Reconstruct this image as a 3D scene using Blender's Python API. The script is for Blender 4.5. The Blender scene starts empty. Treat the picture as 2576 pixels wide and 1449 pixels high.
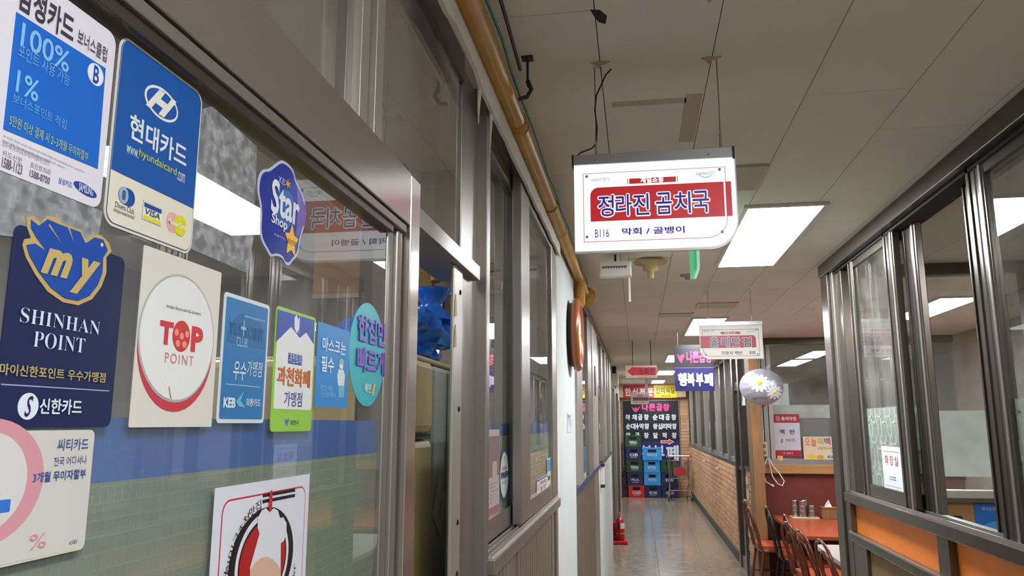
import bpy, bmesh, math, random
from mathutils import Vector, Matrix
random.seed(7)
scene = bpy.context.scene
C = scene.collection
R = math.radians
PI = math.pi

# ------------------------------------------------------------------ camera
CAM = Vector((0, 0, 1.70)); PITCH = R(10.03); YAW = R(9.16); FPX = 1930.0
cd = bpy.data.cameras.new('camera'); cam = bpy.data.objects.new('camera', cd); C.objects.link(cam)
cd.sensor_fit = 'HORIZONTAL'; cd.sensor_width = 36.0; cd.lens = 36.0 * FPX / 2576.0
cd.clip_start = 0.02; cd.clip_end = 200
cam.location = CAM; cam.rotation_euler = (PI / 2 + PITCH, 0, YAW)
scene.camera = cam
# ------------------------------------------------------------------ world, exposure
w = bpy.data.worlds.new('world'); scene.world = w; w.use_nodes = True
w.node_tree.nodes['Background'].inputs[0].default_value = (0.52, 0.52, 0.52, 1)
w.node_tree.nodes['Background'].inputs[1].default_value = 0.8
scene.view_settings.view_transform = 'Standard'
scene.view_settings.look = 'None'
scene.view_settings.gamma = 1.0
scene.view_settings.exposure = 0.12
scene.view_settings.use_curve_mapping = False
LAMP = 42.0          # radiance of the ceiling panels
SIGN = 0.74         # radiance of the backlit sign

# ------------------------------------------------------------------ measuring
_fw = Vector((-math.sin(YAW) * math.cos(PITCH), math.cos(YAW) * math.cos(PITCH), math.sin(PITCH)))
_rt = Vector((math.cos(YAW), math.sin(YAW), 0)); _up = _rt.cross(_fw)
def at(u, v, ax, val):
    """where a measured sight line meets the plane the thing really lies in"""
    r = _fw + _rt * ((u - 1288) / FPX) - _up * ((v - 724.5) / FPX)
    i = 'xyz'.index(ax)
    return CAM + r * ((val - CAM[i]) / r[i])

# ------------------------------------------------------------------ materials
def lin(c):
    return tuple(((x / 255) / 12.92 if x / 255 <= .04045 else ((x / 255 + .055) / 1.055) ** 2.4) for x in c)
def mat(name, rgb, rough=.5, metal=0., emit=0., var=0., vscale=8., bump=0., bscale=60., stretch=(1, 1, 1), spec=.5, alpha=1., trans=0.):
    m = bpy.data.materials.new(name); m.use_nodes = True
    nt = m.node_tree; b = nt.nodes['Principled BSDF']
    col = lin(rgb) + (1,)
    b.inputs['Base Color'].default_value = col
    b.inputs['Roughness'].default_value = rough; b.inputs['Metallic'].default_value = metal
    b.inputs['Specular IOR Level'].default_value = spec; b.inputs['Alpha'].default_value = alpha
    b.inputs['Transmission Weight'].default_value = trans
    if emit:
        b.inputs['Emission Color'].default_value = col; b.inputs['Emission Strength'].default_value = emit
    if var or bump:
        tc = nt.nodes.new('ShaderNodeTexCoord'); mp = nt.nodes.new('ShaderNodeMapping')
        mp.inputs['Scale'].default_value = stretch
        nt.links.new(tc.outputs['Object'], mp.inputs[0])
    if var:
        n = nt.nodes.new('ShaderNodeTexNoise'); n.inputs['Scale'].default_value = vscale; n.inputs['Detail'].default_value = 6
        n.inputs['Roughness'].default_value = .65
        rp = nt.nodes.new('ShaderNodeValToRGB')
        rp.color_ramp.elements[0].position = .3; rp.color_ramp.elements[1].position = .72
        rp.color_ramp.elements[0].color = tuple(c * (1 - var) for c in col[:3]) + (1,)
        rp.color_ramp.elements[1].color = tuple(min(1, c * (1 + var)) for c in col[:3]) + (1,)
        nt.links.new(mp.outputs[0], n.inputs['Vector']); nt.links.new(n.outputs[0], rp.inputs[0])
        nt.links.new(rp.outputs[0], b.inputs['Base Color'])
    if bump:
        n2 = nt.nodes.new('ShaderNodeTexNoise'); n2.inputs['Scale'].default_value = bscale; n2.inputs['Detail'].default_value = 4
        bp = nt.nodes.new('ShaderNodeBump'); bp.inputs['Strength'].default_value = bump; bp.inputs['Distance'].default_value = .002
        nt.links.new(mp.outputs[0], n2.inputs['Vector']); nt.links.new(n2.outputs[0], bp.inputs['Height']); nt.links.new(bp.outputs[0], b.inputs['Normal'])
    return m
def glass_mat(name, tint=(.93, .95, .95), ior=1.5, rough=0., haze=0., hazecol=(.5, .5, .5), smear=0.):
    m = bpy.data.materials.new(name); m.use_nodes = True
    nt = m.node_tree; nt.nodes.clear()
    out = nt.nodes.new('ShaderNodeOutputMaterial'); tr = nt.nodes.new('ShaderNodeBsdfTransparent')
    tr.inputs[0].default_value = tint + (1,)
    gl = nt.nodes.new('ShaderNodeBsdfGlossy'); gl.inputs['Roughness'].default_value = rough
    fr = nt.nodes.new('ShaderNodeFresnel'); fr.inputs[0].default_value = ior
    mx = nt.nodes.new('ShaderNodeMixShader')
    base = tr
    if haze:
        df = nt.nodes.new('ShaderNodeBsdfDiffuse'); df.inputs[0].default_value = hazecol + (1,)
        mh = nt.nodes.new('ShaderNodeMixShader'); mh.inputs[0].default_value = haze
        if smear:
            tc = nt.nodes.new('ShaderNodeTexCoord'); n = nt.nodes.new('ShaderNodeTexNoise'); n.inputs['Scale'].default_value = smear
            n.inputs['Detail'].default_value = 8
            ma = nt.nodes.new('ShaderNodeMapRange'); ma.inputs[1].default_value = .4; ma.inputs[2].default_value = .75
            ma.inputs[3].default_value = haze * .4; ma.inputs[4].default_value = haze * 1.8
            nt.links.new(tc.outputs['Object'], n.inputs['Vector']); nt.links.new(n.outputs[0], ma.inputs[0]); nt.links.new(ma.outputs[0], mh.inputs[0])
        if haze > .6:                                             # film scatters light from both sides
            tl = nt.nodes.new('ShaderNodeBsdfTranslucent'); tl.inputs[0].default_value = hazecol + (1,)
            ad = nt.nodes.new('ShaderNodeMixShader'); ad.inputs[0].default_value = .45
            nt.links.new(df.outputs[0], ad.inputs[1]); nt.links.new(tl.outputs[0], ad.inputs[2]); df = ad
        nt.links.new(tr.outputs[0], mh.inputs[1]); nt.links.new(df.outputs[0], mh.inputs[2]); base = mh
    ge = nt.nodes.new('ShaderNodeNewGeometry'); iv = nt.nodes.new('ShaderNodeMath'); iv.operation = 'SUBTRACT'; iv.inputs[0].default_value = 1.0
    nt.links.new(ge.outputs['Backfacing'], iv.inputs[1])      # reflect at the outer face only: no total reflection inside the thin pane
    ml = nt.nodes.new('ShaderNodeMath'); ml.operation = 'MULTIPLY'; nt.links.new(fr.outputs[0], ml.inputs[0]); nt.links.new(iv.outputs[0], ml.inputs[1])
    nt.links.new(ml.outputs[0], mx.inputs[0]); nt.links.new(base.outputs[0], mx.inputs[1]); nt.links.new(gl.outputs[0], mx.inputs[2])
    nt.links.new(mx.outputs[0], out.inputs[0])
    return m
_pm = {}
def ink(rgb, rough=.42, emit=0.):
    k = (rgb, rough, emit)
    if k not in _pm and emit:
        _pm[k] = mat('print_%02x%02x%02x_lit' % rgb, rgb, rough, emit=emit)
        _pm[k].node_tree.nodes['Principled BSDF'].inputs['Base Color'].default_value = tuple(c * .22 for c in lin(rgb)) + (1,)   # translucent face: little light comes back off it
    if k not in _pm: _pm[k] = mat('print_%02x%02x%02x%s' % (rgb + ('_lit' if emit else '',)), rgb, rough, emit=emit)
    return _pm[k]
M = dict(
    steel=mat('stainless_steel', (156, 150, 142), .34, .7, var=.12, vscale=5, stretch=(1, 1, .3)),
    steel_dark=mat('bronze_aluminium', (98, 91, 82), .27, .75, var=.12, vscale=6, stretch=(1, 1, .3)),
    steel_pol=mat('polished_steel', (182, 172, 162), .2, .8, var=.08, vscale=4, stretch=(1, .3, 3)),
    alu=mat('aluminium', (165, 165, 165), .35, .8),
    alu_light=mat('pale_aluminium', (186, 180, 170), .4, .6),
    chrome=mat('chrome', (205, 205, 205), .12, 1.0),
    gap=mat('rubber_seal', (28, 24, 20), .8),
    ceil=mat('ceiling_board', (222, 213, 202), .85, var=.06, vscale=2.5, bump=.25, bscale=40),
    ceil_gap=mat('ceiling_joint', (60, 52, 45), .9),
    plaster=mat('white_plaster', (214, 208, 196), .8, var=.1, vscale=14, bump=.5, bscale=30),
    whitewall=mat('white_wall', (196, 200, 198), .7, var=.04, vscale=5),
    innerwall=mat('shop_inner_wall', (170, 158, 144), .8, var=.1, vscale=3),
    terr=mat('floor_tile', (142, 132, 114), .14, var=.26, vscale=7, bump=.03, bscale=20),
    grout=mat('floor_joint', (92, 84, 72), .8),
    brick=mat('brick_a', (192, 148, 112), .8, var=.12, vscale=30, bump=.4, bscale=80),
    brick2=mat('brick_b', (184, 140, 104), .8, var=.12, vscale=30, bump=.4, bscale=80),
    brick3=mat('brick_c', (200, 156, 120), .8, var=.12, vscale=30, bump=.4, bscale=80),
    mortar=mat('mortar', (214, 184, 154), .9),
    base=mat('dark_baseboard', (72, 68, 62), .6),
    pipe=mat('yellow_paint', (176, 130, 34), .38, var=.22, vscale=9, bump=.3, bscale=40),
    pipe_d=mat('ochre_wrap', (168, 122, 36), .5, var=.25, vscale=30, bump=1., bscale=60),
    black=mat('black_plastic', (26, 25, 25), .5),
    green=mat('green_wire', (20, 112, 92), .5),
    wood=mat('wood_board', (172, 128, 78), .55, var=.22, vscale=4, stretch=(1, 6, 6)),
    woodv=mat('wood_post', (132, 96, 60), .5, var=.2, vscale=4, stretch=(8, 8, .6)),
    redwall=mat('red_brown_panel', (112, 46, 30), .55, var=.08, vscale=6),
    table=mat('red_wood_laminate', (168, 78, 44), .3, var=.14, vscale=5, stretch=(1, 4, 4)),
    table_w=mat('pale_table_laminate', (186, 180, 172), .35),
    tube=mat('brown_tube', (112, 62, 44), .22, .35),
    tube_k=mat('dark_tube', (34, 30, 30), .25, .3),
    seat=mat('orange_red_vinyl', (176, 76, 46), .4),
    orange=mat('orange_panel', (236, 130, 40), .45, var=.05, vscale=4),
    brownp=mat('kraft_panel', (128, 104, 66), .6, var=.1, vscale=5),
    white=mat('white_plastic', (222, 220, 212), .45),
    cream=mat('cream_enamel', (214, 192, 134), .35),
    greyen=mat('grey_enamel', (176, 178, 168), .45, var=.05, vscale=6),
    bag=mat('blue_plastic_film', (44, 120, 226), .14, spec=.8),
    rib=mat('ribbed_panel', (150, 136, 120), .45, .35, var=.08, vscale=10),
    ribd=mat('ribbed_panel_dark', (74, 64, 56), .6, .1), rib2=mat('ribbed_panel_brown', (128, 112, 100), .45, .3, var=.08, vscale=10),
    glass=glass_mat('clear_glass', ior=1.8, haze=.09, hazecol=(.42, .45, .48), smear=3.),
    glass_d=glass_mat('dusty_glass', ior=1.7, haze=.1, hazecol=(.45, .42, .38), smear=5.),
    glass_t=glass_mat('dirty_transom_glass', tint=(.84, .82, .78), haze=.32, hazecol=(.46, .42, .37), smear=4.),
    lampf=mat('lamp_frame', (205, 202, 195), .5),
    ext=mat('red_enamel', (186, 24, 26), .28),
    wire=mat('steel_wire', (120, 112, 104), .4, .6),
    frost=glass_mat('frosted_film', tint=(.8, .86, .82), ior=1.3, rough=.3, haze=.8, hazecol=(.80, .88, .78)),
    frost_w=glass_mat('white_frosted_film', tint=(.85, .88, .86), ior=1.3, rough=.3, haze=.93, hazecol=(.90, .93, .88)),
)
def film_mat(name, col, bw, bh, alpha):
    m = bpy.data.materials.new(name); m.use_nodes = True
    nt = m.node_tree; b = nt.nodes['Principled BSDF']; b.inputs['Roughness'].default_value = .5
    b.inputs['Alpha'].default_value = alpha
    tc = nt.nodes.new('ShaderNodeTexCoord'); mp = nt.nodes.new('ShaderNodeMapping')
    mp.inputs['Rotation'].default_value = (PI / 2, 0, PI / 2)
    br = nt.nodes.new('ShaderNodeTexBrick'); br.inputs['Scale'].default_value = 1.; br.inputs['Brick Width'].default_value = bw; br.inputs['Row Height'].default_value = bh
    c = lin(col)
    br.inputs['Color1'].default_value = c + (1,); br.inputs['Color2'].default_value = tuple(x * .92 for x in c) + (1,)
    br.inputs['Mortar'].default_value = tuple(min(1, x * 1.09) for x in c) + (1,); br.inputs['Mortar Size'].default_value = bh * .12
    br.inputs['Mortar Smooth'].default_value = .6
    # brick pattern in the pane's own plane (y,z)
    cx = nt.nodes.new('ShaderNodeSeparateXYZ'); cb = nt.nodes.new('ShaderNodeCombineXYZ')
    nt.links.new(tc.outputs['Object'], cx.inputs[0]); nt.links.new(cx.outputs[1], cb.inputs[0]); nt.links.new(cx.outputs[2], cb.inputs[1])
    nt.links.new(cb.outputs[0], br.inputs['Vector']); nt.links.new(br.outputs[0], b.inputs['Base Color'])
    bp = nt.nodes.new('ShaderNodeBump'); bp.inputs['Strength'].default_value = .3; bp.inputs['Distance'].default_value = .001
    nt.links.new(br.outputs[1], bp.inputs['Height']); nt.links.new(bp.outputs[0], b.inputs['Normal'])
    return m
M['film'] = film_mat('green_patterned_film', (142, 152, 124), .0075, .0105, 1.)
M['film2'] = film_mat('green_lined_film', (184, 188, 160), .06, .0115, .95)
M['band'] = mat('blue_band', (34, 100, 184), .4)

# ------------------------------------------------------------------ mesh helpers
class MB:
    def __init__(self): self.v = []; self.f = []; self.sm = []
    def add(self, vs, fs, smooth=False):
        o = len(self.v); self.v += [tuple(p) for p in vs]; self.f += [tuple(i + o for i in f) for f in fs]; self.sm += [smooth] * len(fs); return self
    def box(self, x0, x1, y0, y1, z0, z1, bev=0.):
        x0, x1 = sorted((x0, x1)); y0, y1 = sorted((y0, y1)); z0, z1 = sorted((z0, z1))
        b = min(bev, .45 * min(x1 - x0, y1 - y0, z1 - z0))
        if b <= 0:
            vs = [(x, y, z) for x in (x0, x1) for y in (y0, y1) for z in (z0, z1)]
            return self.add(vs, [(0, 1, 3, 2), (4, 6, 7, 5), (0, 4, 5, 1), (2, 3, 7, 6), (0, 2, 6, 4), (1, 5, 7, 3)])
        bm = bmesh.new(); bmesh.ops.create_cube(bm, size=1)
        for q in bm.verts: q.co = Vector(((x0 + x1) / 2 + q.co.x * (x1 - x0), (y0 + y1) / 2 + q.co.y * (y1 - y0), (z0 + z1) / 2 + q.co.z * (z1 - z0)))
        bmesh.ops.bevel(bm, geom=bm.edges[:], offset=b, segments=2, affect='EDGES', profile=.5)
        bm.verts.index_update()
        self.add([q.co[:] for q in bm.verts], [[q.index for q in f.verts] for f in bm.faces]); bm.free(); return self
    def prism(self, pts, z0, z1):
        n = len(pts)
        a = sum(pts[i][0] * pts[(i + 1) % n][1] - pts[(i + 1) % n][0] * pts[i][1] for i in range(n))
        if a < 0: pts = pts[::-1]
        vs = [(p[0], p[1], z0) for p in pts] + [(p[0], p[1], z1) for p in pts]
        return self.add(vs, [tuple(range(n - 1, -1, -1)), tuple(range(n, 2 * n))] + [(i, (i + 1) % n, n + (i + 1) % n, n + i) for i in range(n)])
    def tube(self, path, r, n=8, closed=False, caps=True):
        P = [Vector(p) for p in path]; N = len(P); rings = []
        rr = r if isinstance(r, (list, tuple)) else [r] * N
        t0 = (P[1] - P[0]).normalized(); up = Vector((0, 0, 1)) if abs(t0.z) < .9 else Vector((1, 0, 0))
        side = t0.cross(up).normalized()
        for i in range(N):
            a = P[(i - 1) % N] if (closed or i > 0) else P[i]; b = P[(i + 1) % N] if (closed or i < N - 1) else P[i]
            t = (b - a).normalized(); side = (side - t * side.dot(t)).normalized(); u2 = t.cross(side)
            rings.append([P[i] + side * (rr[i] * math.cos(2 * PI * k / n)) + u2 * (rr[i] * math.sin(2 * PI * k / n)) for k in range(n)])
        vs = [q for g in rings for q in g]; fs = []
        for i in range(N if closed else N - 1):
            j = (i + 1) % N
            fs += [(i * n + k, i * n + (k + 1) % n, j * n + (k + 1) % n, j * n + k) for k in range(n)]
        self.add(vs, fs, True)
        if caps and not closed: self.add(vs, [tuple(range(n - 1, -1, -1)), tuple((N - 1) * n + k for k in range(n))])
        return self
    def lathe(self, prof, c=(0, 0, 0), n=20, axis='z'):
        vs = []; fs = []
        for (r, h) in prof:
            for k in range(n):
                a = 2 * PI * k / n; p = (r * math.cos(a), r * math.sin(a), h)
                if axis == 'x': p = (h, p[0], p[1])
                if axis == 'y': p = (p[0], h, p[1])
                vs.append((c[0] + p[0], c[1] + p[1], c[2] + p[2]))
        for i in range(len(prof) - 1):
            fs += [(i * n + k, i * n + (k + 1) % n, (i + 1) * n + (k + 1) % n, (i + 1) * n + k) for k in range(n)]
        self.add(vs, fs, True)
        self.add(vs, [tuple(range(n - 1, -1, -1)), tuple((len(prof) - 1) * n + k for k in range(n))])
        return self
    def mesh(self, name):
        me = bpy.data.meshes.new(name); me.from_pydata(self.v, [], self.f)
        me.polygons.foreach_set('use_smooth', self.sm); me.update()
        bm = bmesh.new(); bm.from_mesh(me); bmesh.ops.recalc_face_normals(bm, faces=bm.faces[:]); bm.to_mesh(me); bm.free()
        return me
def obj(name, mb, m, parent=None, raw=None):
    me = raw if raw else mb.mesh(name)
    if m is not None and not me.materials: me.materials.append(m)
    o = bpy.data.objects.new(name, me); C.objects.link(o)
    if parent is not None: o.parent = parent
    return o
def tag(o, label, cat, group=None, kind=None):
    o['label'] = label; o['category'] = cat
    if group: o['group'] = group
    if kind: o['kind'] = kind
    return o
def thing(name, label, cat, loc=(0, 0, 0), rz=0., group=None, kind=None):
    o = bpy.data.objects.new(name, None); C.objects.link(o); o.empty_display_size = .05
    o.location = loc; o.rotation_euler = (0, 0, rz)
    return tag(o, label, cat, group, kind)
def struct(name, label, cat, loc=(0, 0, 0)): return thing(name, label, cat, loc, kind='structure')
def bx(name, m, parent, *a, bev=.0): return obj(name, MB().box(*a, bev=bev), m, parent)
def dup(o, parent=None, loc=None, rz=None):
    c = o.copy(); C.objects.link(c); c.parent = parent
    if loc is not None: c.location = loc
    if rz is not None: c.rotation_euler = (0, 0, rz)
    for ch in list(o.children): dup(ch, c)
    return c

# ------------------------------------------------------------------ flat print on a plane
def rr(x0, y0, x1, y1, r, n=5):
    """rounded rectangle; r = one radius or (lower left, lower right, upper right, upper left)"""
    if not isinstance(r, (tuple, list)): r = (r,) * 4
    out = []
    for (cx, cy, q, a0) in ((x0 + r[0], y0 + r[0], r[0], 180), (x1 - r[1], y0 + r[1], r[1], 270), (x1 - r[2], y1 - r[2], r[2], 0), (x0 + r[3], y1 - r[3], r[3], 90)):
        if q <= 0: out.append((cx, cy)); continue
        out += [(cx + q * math.cos(R(a0 + 90 * k / n)), cy + q * math.sin(R(a0 + 90 * k / n))) for k in range(n + 1)]
    return out
def ell(cx, cy, rx, ry=None, n=28, a0=0, a1=360):
    ry = rx if ry is None else ry
    if a1 - a0 >= 360: return [(cx + rx * math.cos(2 * PI * k / n), cy + ry * math.sin(2 * PI * k / n)) for k in range(n)]
    return [(cx + rx * math.cos(R(a0 + (a1 - a0) * k / n)), cy + ry * math.sin(R(a0 + (a1 - a0) * k / n))) for k in range(n + 1)]
_tc = {}
_tmp = bpy.data.scenes.new('type_setting')      # scratch scene, removed at the end
def text_data(body, bold=0., shear=0., spacing=1.):
    k = (body, bold, shear, spacing)
    if k in _tc: return _tc[k]
    if bold >= .03 and any(ord(ch) > 0xAC00 - 1 and ord(ch) < 0xD7B0 for ch in body):
        # heavy hangul: the regular strokes laid over each other, shifted to thicken them
        vs0, fs0, wr, hr = text_raw(body, shear, spacing)
        b = bold * .75; vs = []; fs = []
        for l, (dx, dy) in enumerate(((b, 0), (-b, 0), (0, b), (0, -b), (b * .7, b * .7), (-b * .7, b * .7), (b * .7, -b * .7), (-b * .7, -b * .7), (0, 0))):
            o = len(vs); vs += [(x * wr + dx, y * hr + dy, l) for x, y, _ in vs0]; fs += [tuple(i + o for i in f) for f in fs0]
        d = ([((x + b) / (wr + 2 * b), (y + b) / (hr + 2 * b), l) for x, y, l in vs], fs); _tc[k] = d; return d
    vs0, fs0, wr, hr = text_raw(body, shear, spacing, bold); _tc[k] = (vs0, fs0); return _tc[k]
_tr = {}
def text_raw(body, shear=0., spacing=1., bold=0.):
    k = (body, shear, spacing, bold)
    if k in _tr: return _tr[k]
    cu = bpy.data.curves.new('t', 'FONT'); cu.body = body; cu.size = 1; cu.offset = bold; cu.shear = shear
    cu.resolution_u = 3; cu.space_character = spacing; cu.fill_mode = 'FRONT'
    ob = bpy.data.objects.new('t', cu); _tmp.collection.objects.link(ob)
    vl = _tmp.view_layers[0]; vl.update(); dg = vl.depsgraph
    me = bpy.data.meshes.new_from_object(ob.evaluated_get(dg))
    vs = [v.co.copy() for v in me.vertices]; fs = [tuple(p.vertices) for p in me.polygons]
    bpy.data.objects.remove(ob); bpy.data.curves.remove(cu); bpy.data.meshes.remove(me)
    x0 = min(v.x for v in vs); x1 = max(v.x for v in vs); y0 = min(v.y for v in vs); y1 = max(v.y for v in vs)
    d = ([((v.x - x0) / (x1 - x0), (v.y - y0) / (y1 - y0), 0) for v in vs], fs, x1 - x0, y1 - y0)
    _tr[k] = d; return d
class Card:
    """a thing that lies in a plane: local x = reading direction, y = up, z = towards the viewer"""
    def __init__(s, name, label, cat, side, val, ox, oz, group=None, parent=None, kind=None):
        s.side = side; s.val = val; s.ox = ox; s.oz = oz
        o = bpy.data.objects.new(name, None); C.objects.link(o); o.empty_display_size = .03
        ax = {'L': ((0, 1, 0), (0, 0, 1), (1, 0, 0)), 'F': ((1, 0, 0), (0, 0, 1), (0, -1, 0)), 'R': ((0, -1, 0), (0, 0, 1), (-1, 0, 0))}[side]
        loc = {'L': (val, ox, oz), 'F': (ox, val, oz), 'R': (val, ox, oz)}[side]
        m = Matrix((ax[0], ax[1], ax[2])).transposed().to_4x4(); m.translation = loc
        o.matrix_world = m
        if label: tag(o, label, cat, group, kind)
        s.o = o
    def p(s, u, v):
        if s.side == 'F': q = at(u, v, 'y', s.val); return (q.x - s.ox, q.z - s.oz)
        q = at(u, v, 'x', s.val)
        return ((q.y - s.ox) if s.side == 'L' else (s.ox - q.y), q.z - s.oz)
    def poly(s, name, pts, m, z0, z1, parent=None):
        return obj(name, MB().prism(pts, z0, z1), m, parent or s.o)
    def px(s, name, pix, m, z0, z1, parent=None): return s.poly(name, [s.p(*q) for q in pix], m, z0, z1, parent)
    def text(s, body, box, m, z, bold=0., shear=0., name='lettering', rot=0., spacing=1., parent=None):
        vs, fs = text_data(body, bold, shear, spacing)
        x0, y0, x1, y1 = box; cx = (x0 + x1) / 2; cy = (y0 + y1) / 2; c, sn = math.cos(rot), math.sin(rot)
        out = []
        st = max(3e-5, (y1 - y0) * .004)          # the overlaid strokes of heavy letters lie one above the other
        for (a, b, l) in vs:
            dx = (a - .5) * (x1 - x0); dy = (b - .5) * (y1 - y0)
            out.append((cx + dx * c - dy * sn, cy + dx * sn + dy * c, z + l * st))
        me = bpy.data.meshes.new(name); me.from_pydata(out, [], fs); me.update(); me.materials.append(m)
        o = bpy.data.objects.new(name, me); C.objects.link(o); o.parent = parent or s.o
        return o
    def tpx(s, body, lb, rt, m, z, **k):
        a = s.p(*lb); b = s.p(*rt); return s.text(body, (a[0], a[1], b[0], b[1]), m, z, **k)

# ================================================================== SETTING
HC = 2.65
# ---- floor
fl = struct('floor', 'glossy grey beige tiled floor of the corridor', 'floor')
bx('floor_slab', M['grout'], fl, -3.2, 4.2, -3, 8.4, -.12, -.001)
bx('floor_slab', M['grout'], fl, -3.2, 4.2, 8.4, 19.5, -.12, -.006)
ts = .6
tile = MB().box(.0015, ts - .0015, .0015, ts - .0015, -.02, 0, bev=.001).mesh('tile'); tile.materials.append(M['terr'])
for j in range(18):
    for i in range(3):
        x = -.41 + i * ts - (.002 if i == 0 else 0)
        o = obj('tile', None, None, fl, raw=tile); o.location = (x + .01, 8.42 + j * ts, 0)
obj('floor_covering', MB().box(-3.2, 4.2, -3, 8.42, -.02, 0).box(1.402, 4.2, 8.42, 19.3, -.02, 0), M['terr'], fl)
# ---- ceiling with separate boards
ce = struct('ceiling', 'beige ceiling of butted boards with dark joints', 'ceiling')
bx('ceiling_slab', M['ceil_gap'], ce, -3.2, 4.2, -3, 19.5, HC + .012, HC + .14)
cw, cl = .2925, 1.19
board = MB().box(.0012, cw - .0012, .0012, cl - .0012, 0, .014).mesh('ceiling_board'); board.materials.append(M['ceil'])
for i in range(9):
    x = -.365 + i * cw
    off = (0, .62, 0, .62, .3)[i % 5]
    for j in range(-2, 16):
        y = 1.66 - off + j * cl
        if y > 19: continue
        o = obj('ceiling_board', None, None, ce, raw=board); o.location = (x, y, HC)
obj('ceiling_plate', MB().box(-3.2, -.366, -3, 19.4, HC, HC + .014).box(-.365 + 9 * cw + .001, 4.2, -3, 19.4, HC, HC + .014).box(-.366, -.365 + 9 * cw, -3, -1.4, HC, HC + .014), M['ceil'], ce)
# stains and torn hole in the ceiling
tag(obj('ceiling_hole', MB().prism([(-.082, 1.655), (-.06, 1.66), (-.045, 1.69), (-.05, 1.725), (-.066, 1.712), (-.075, 1.685)], HC - .0015, HC + .001), M['gap']), 'small torn black hole in a ceiling board joint', 'hole')
mtorn = mat('torn_paper', (176, 158, 134), .9)
for (x_, y_, lab) in ((-.075, 1.93, 'torn paper scrap where the sign cable leaves the ceiling'), (.215, 1.95, 'torn paper scrap where the dusty cord meets the ceiling'), (.19, 1.64, 'peeling grey paper patch at the joint past the ceiling hole')):
    tag(obj('paper_scrap', MB().prism([(x_ - .022, y_ - .006), (x_ - .004, y_ - .014), (x_ + .03, y_ - .01), (x_ + .018, y_ + .004), (x_ + .006, y_ + .008), (x_ - .002, y_ + .03), (x_ - .009, y_ + .008)], HC - .002, HC), mtorn), lab, 'paper scrap')
tp = thing('tape_strip', 'faded beige tape stuck on the ceiling above the lit shop sign', 'tape')
mtape = mat('faded_tape', (178, 164, 148), .6)
obj('strip', MB().box(.165, .215, 2.17, 2.56, HC - .001, HC), mtape, tp); obj('strip', MB().box(-.05, .17, 2.19, 2.225, HC - .001, HC), mtape, tp)

# ---- far end wall
ew = struct('wall_end', 'tan brick wall closing the far end of the corridor', 'wall')
bx('backing', M['mortar'], ew, -.9, 2.0, 19.21, 19.5, 0, 2.7)
MBS = [MB(), MB(), MB()]
for k in range(31):
    z = .02 + k * .075
    for i in range(-3, 9):
        x = -.45 + i * .215 + (.107 if k % 2 else 0)
        if x > 1.3 or x < -.7: continue
        MBS[random.randrange(3)].box(x, x + .204, 19.197, 19.215, z, z + .064)
for q, n in zip(MBS, ('brick', 'brick2', 'brick3')):
    o = obj('brick_courses', q, M[n], ew); o['kind'] = 'stuff'
bx('lintel', mat('cream_beam', (206, 178, 140), .7), ew, -.46, 1.16, 18.98, 19.2, 2.33, 2.65)

# ---- right wall, far part: brick below, windows above
rw = struct('wall_right', 'low tan brick wall along the right side of the corridor', 'wall')
XR = 1.215
bx('backing', M['mortar'], rw, XR + .006, 1.42, 10.12, 19.2, 0, 1.19)
bx('backing', M['mortar'], rw, XR + .006, 1.32, 8.99, 9.44, 0, 1.19)
bx('sill_board', M['steel_dark'], rw, XR - .015, 1.42, 10.12, 19.2, 1.19, 1.225)
bx('sill_board', M['steel_dark'], rw, XR - .015, 1.32, 8.99, 9.44, 1.19, 1.225)
bmesh_ = [MB().box(0, .018, .004, .208, .004, .069, bev=.003).mesh('brick') for _ in range(3)]
half = [MB().box(0, .018, .004, .1, .004, .069, bev=.003).mesh('brick') for _ in range(3)]
for me, n in zip(bmesh_ + half, ('brick', 'brick2', 'brick3') * 2): me.materials.append(M[n])
rest = [MB(), MB(), MB()]
cnt = 0
for k in range(14):
    z = .125 + k * .0755
    for (ya, yb) in ((8.99, 9.44), (10.12, 19.1)):
        y = ya
        if k % 2:
            o = obj('brick', None, None, rw, raw=half[k % 3]); o.location = (XR - .006, y, z); y += .106; cnt += 1
        while y + .205 < yb:
            if cnt < 290 and y < 13.0:
                o = obj('brick', None, None, rw, raw=bmesh_[random.randrange(3)]); o.location = (XR - .006 + random.uniform(-.001, .001), y, z); cnt += 1
            else:
                rest[random.randrange(3)].box(XR - .006, XR + .01, y + .004, y + .208, z + .004, z + .069)
            y += .212
for q, n in zip(rest, ('brick', 'brick2', 'brick3')):
    o = obj('brick_courses', q, M[n], rw); o['kind'] = 'stuff'
bb = struct('baseboard_right', 'dark grey baseboard under the brick wall', 'baseboard')
bx('board', M['base'], bb, XR - .016, XR + .02, 10.12, 19.15, 0, .122); bx('board', M['base'], bb, XR - .016, XR + .02, 8.99, 9.44, 0, .122)
# window band over the brick
wr = struct('window_1', 'row of sliding glass windows over the brick wall', 'window')
bx('frame_rail', M['steel_dark'], wr, XR, 1.30, 10.12, 19.2, 2.56, 2.65); bx('frame_rail', M['steel'], wr, XR + .01, 1.29, 10.12, 19.2, 1.225, 1.27)
ys = [10.12, 10.95, 11.75, 12.5, 13.5, 14.5, 15.5, 16.5, 17.5, 18.4, 19.12]
for i, y in enumerate(ys):
    bx('mullion', M['steel'] if i % 2 else M['steel_dark'], wr, XR - (.012 if i % 2 else 0), 1.30, y, y + (.07 if i % 2 else .11), 1.225, 2.60)
for i in range(len(ys) - 1):
    bx('pane', M['glass_d'], wr, XR + .03 + (.02 if i % 2 else 0), XR + .036 + (.02 if i % 2 else 0), ys[i] + .08, ys[i + 1], 1.26, 2.56)
    bx('film', M['frost'], wr, XR + .060, XR + .062, ys[i] + .08, ys[i + 1], 1.26, 1.74)
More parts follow.
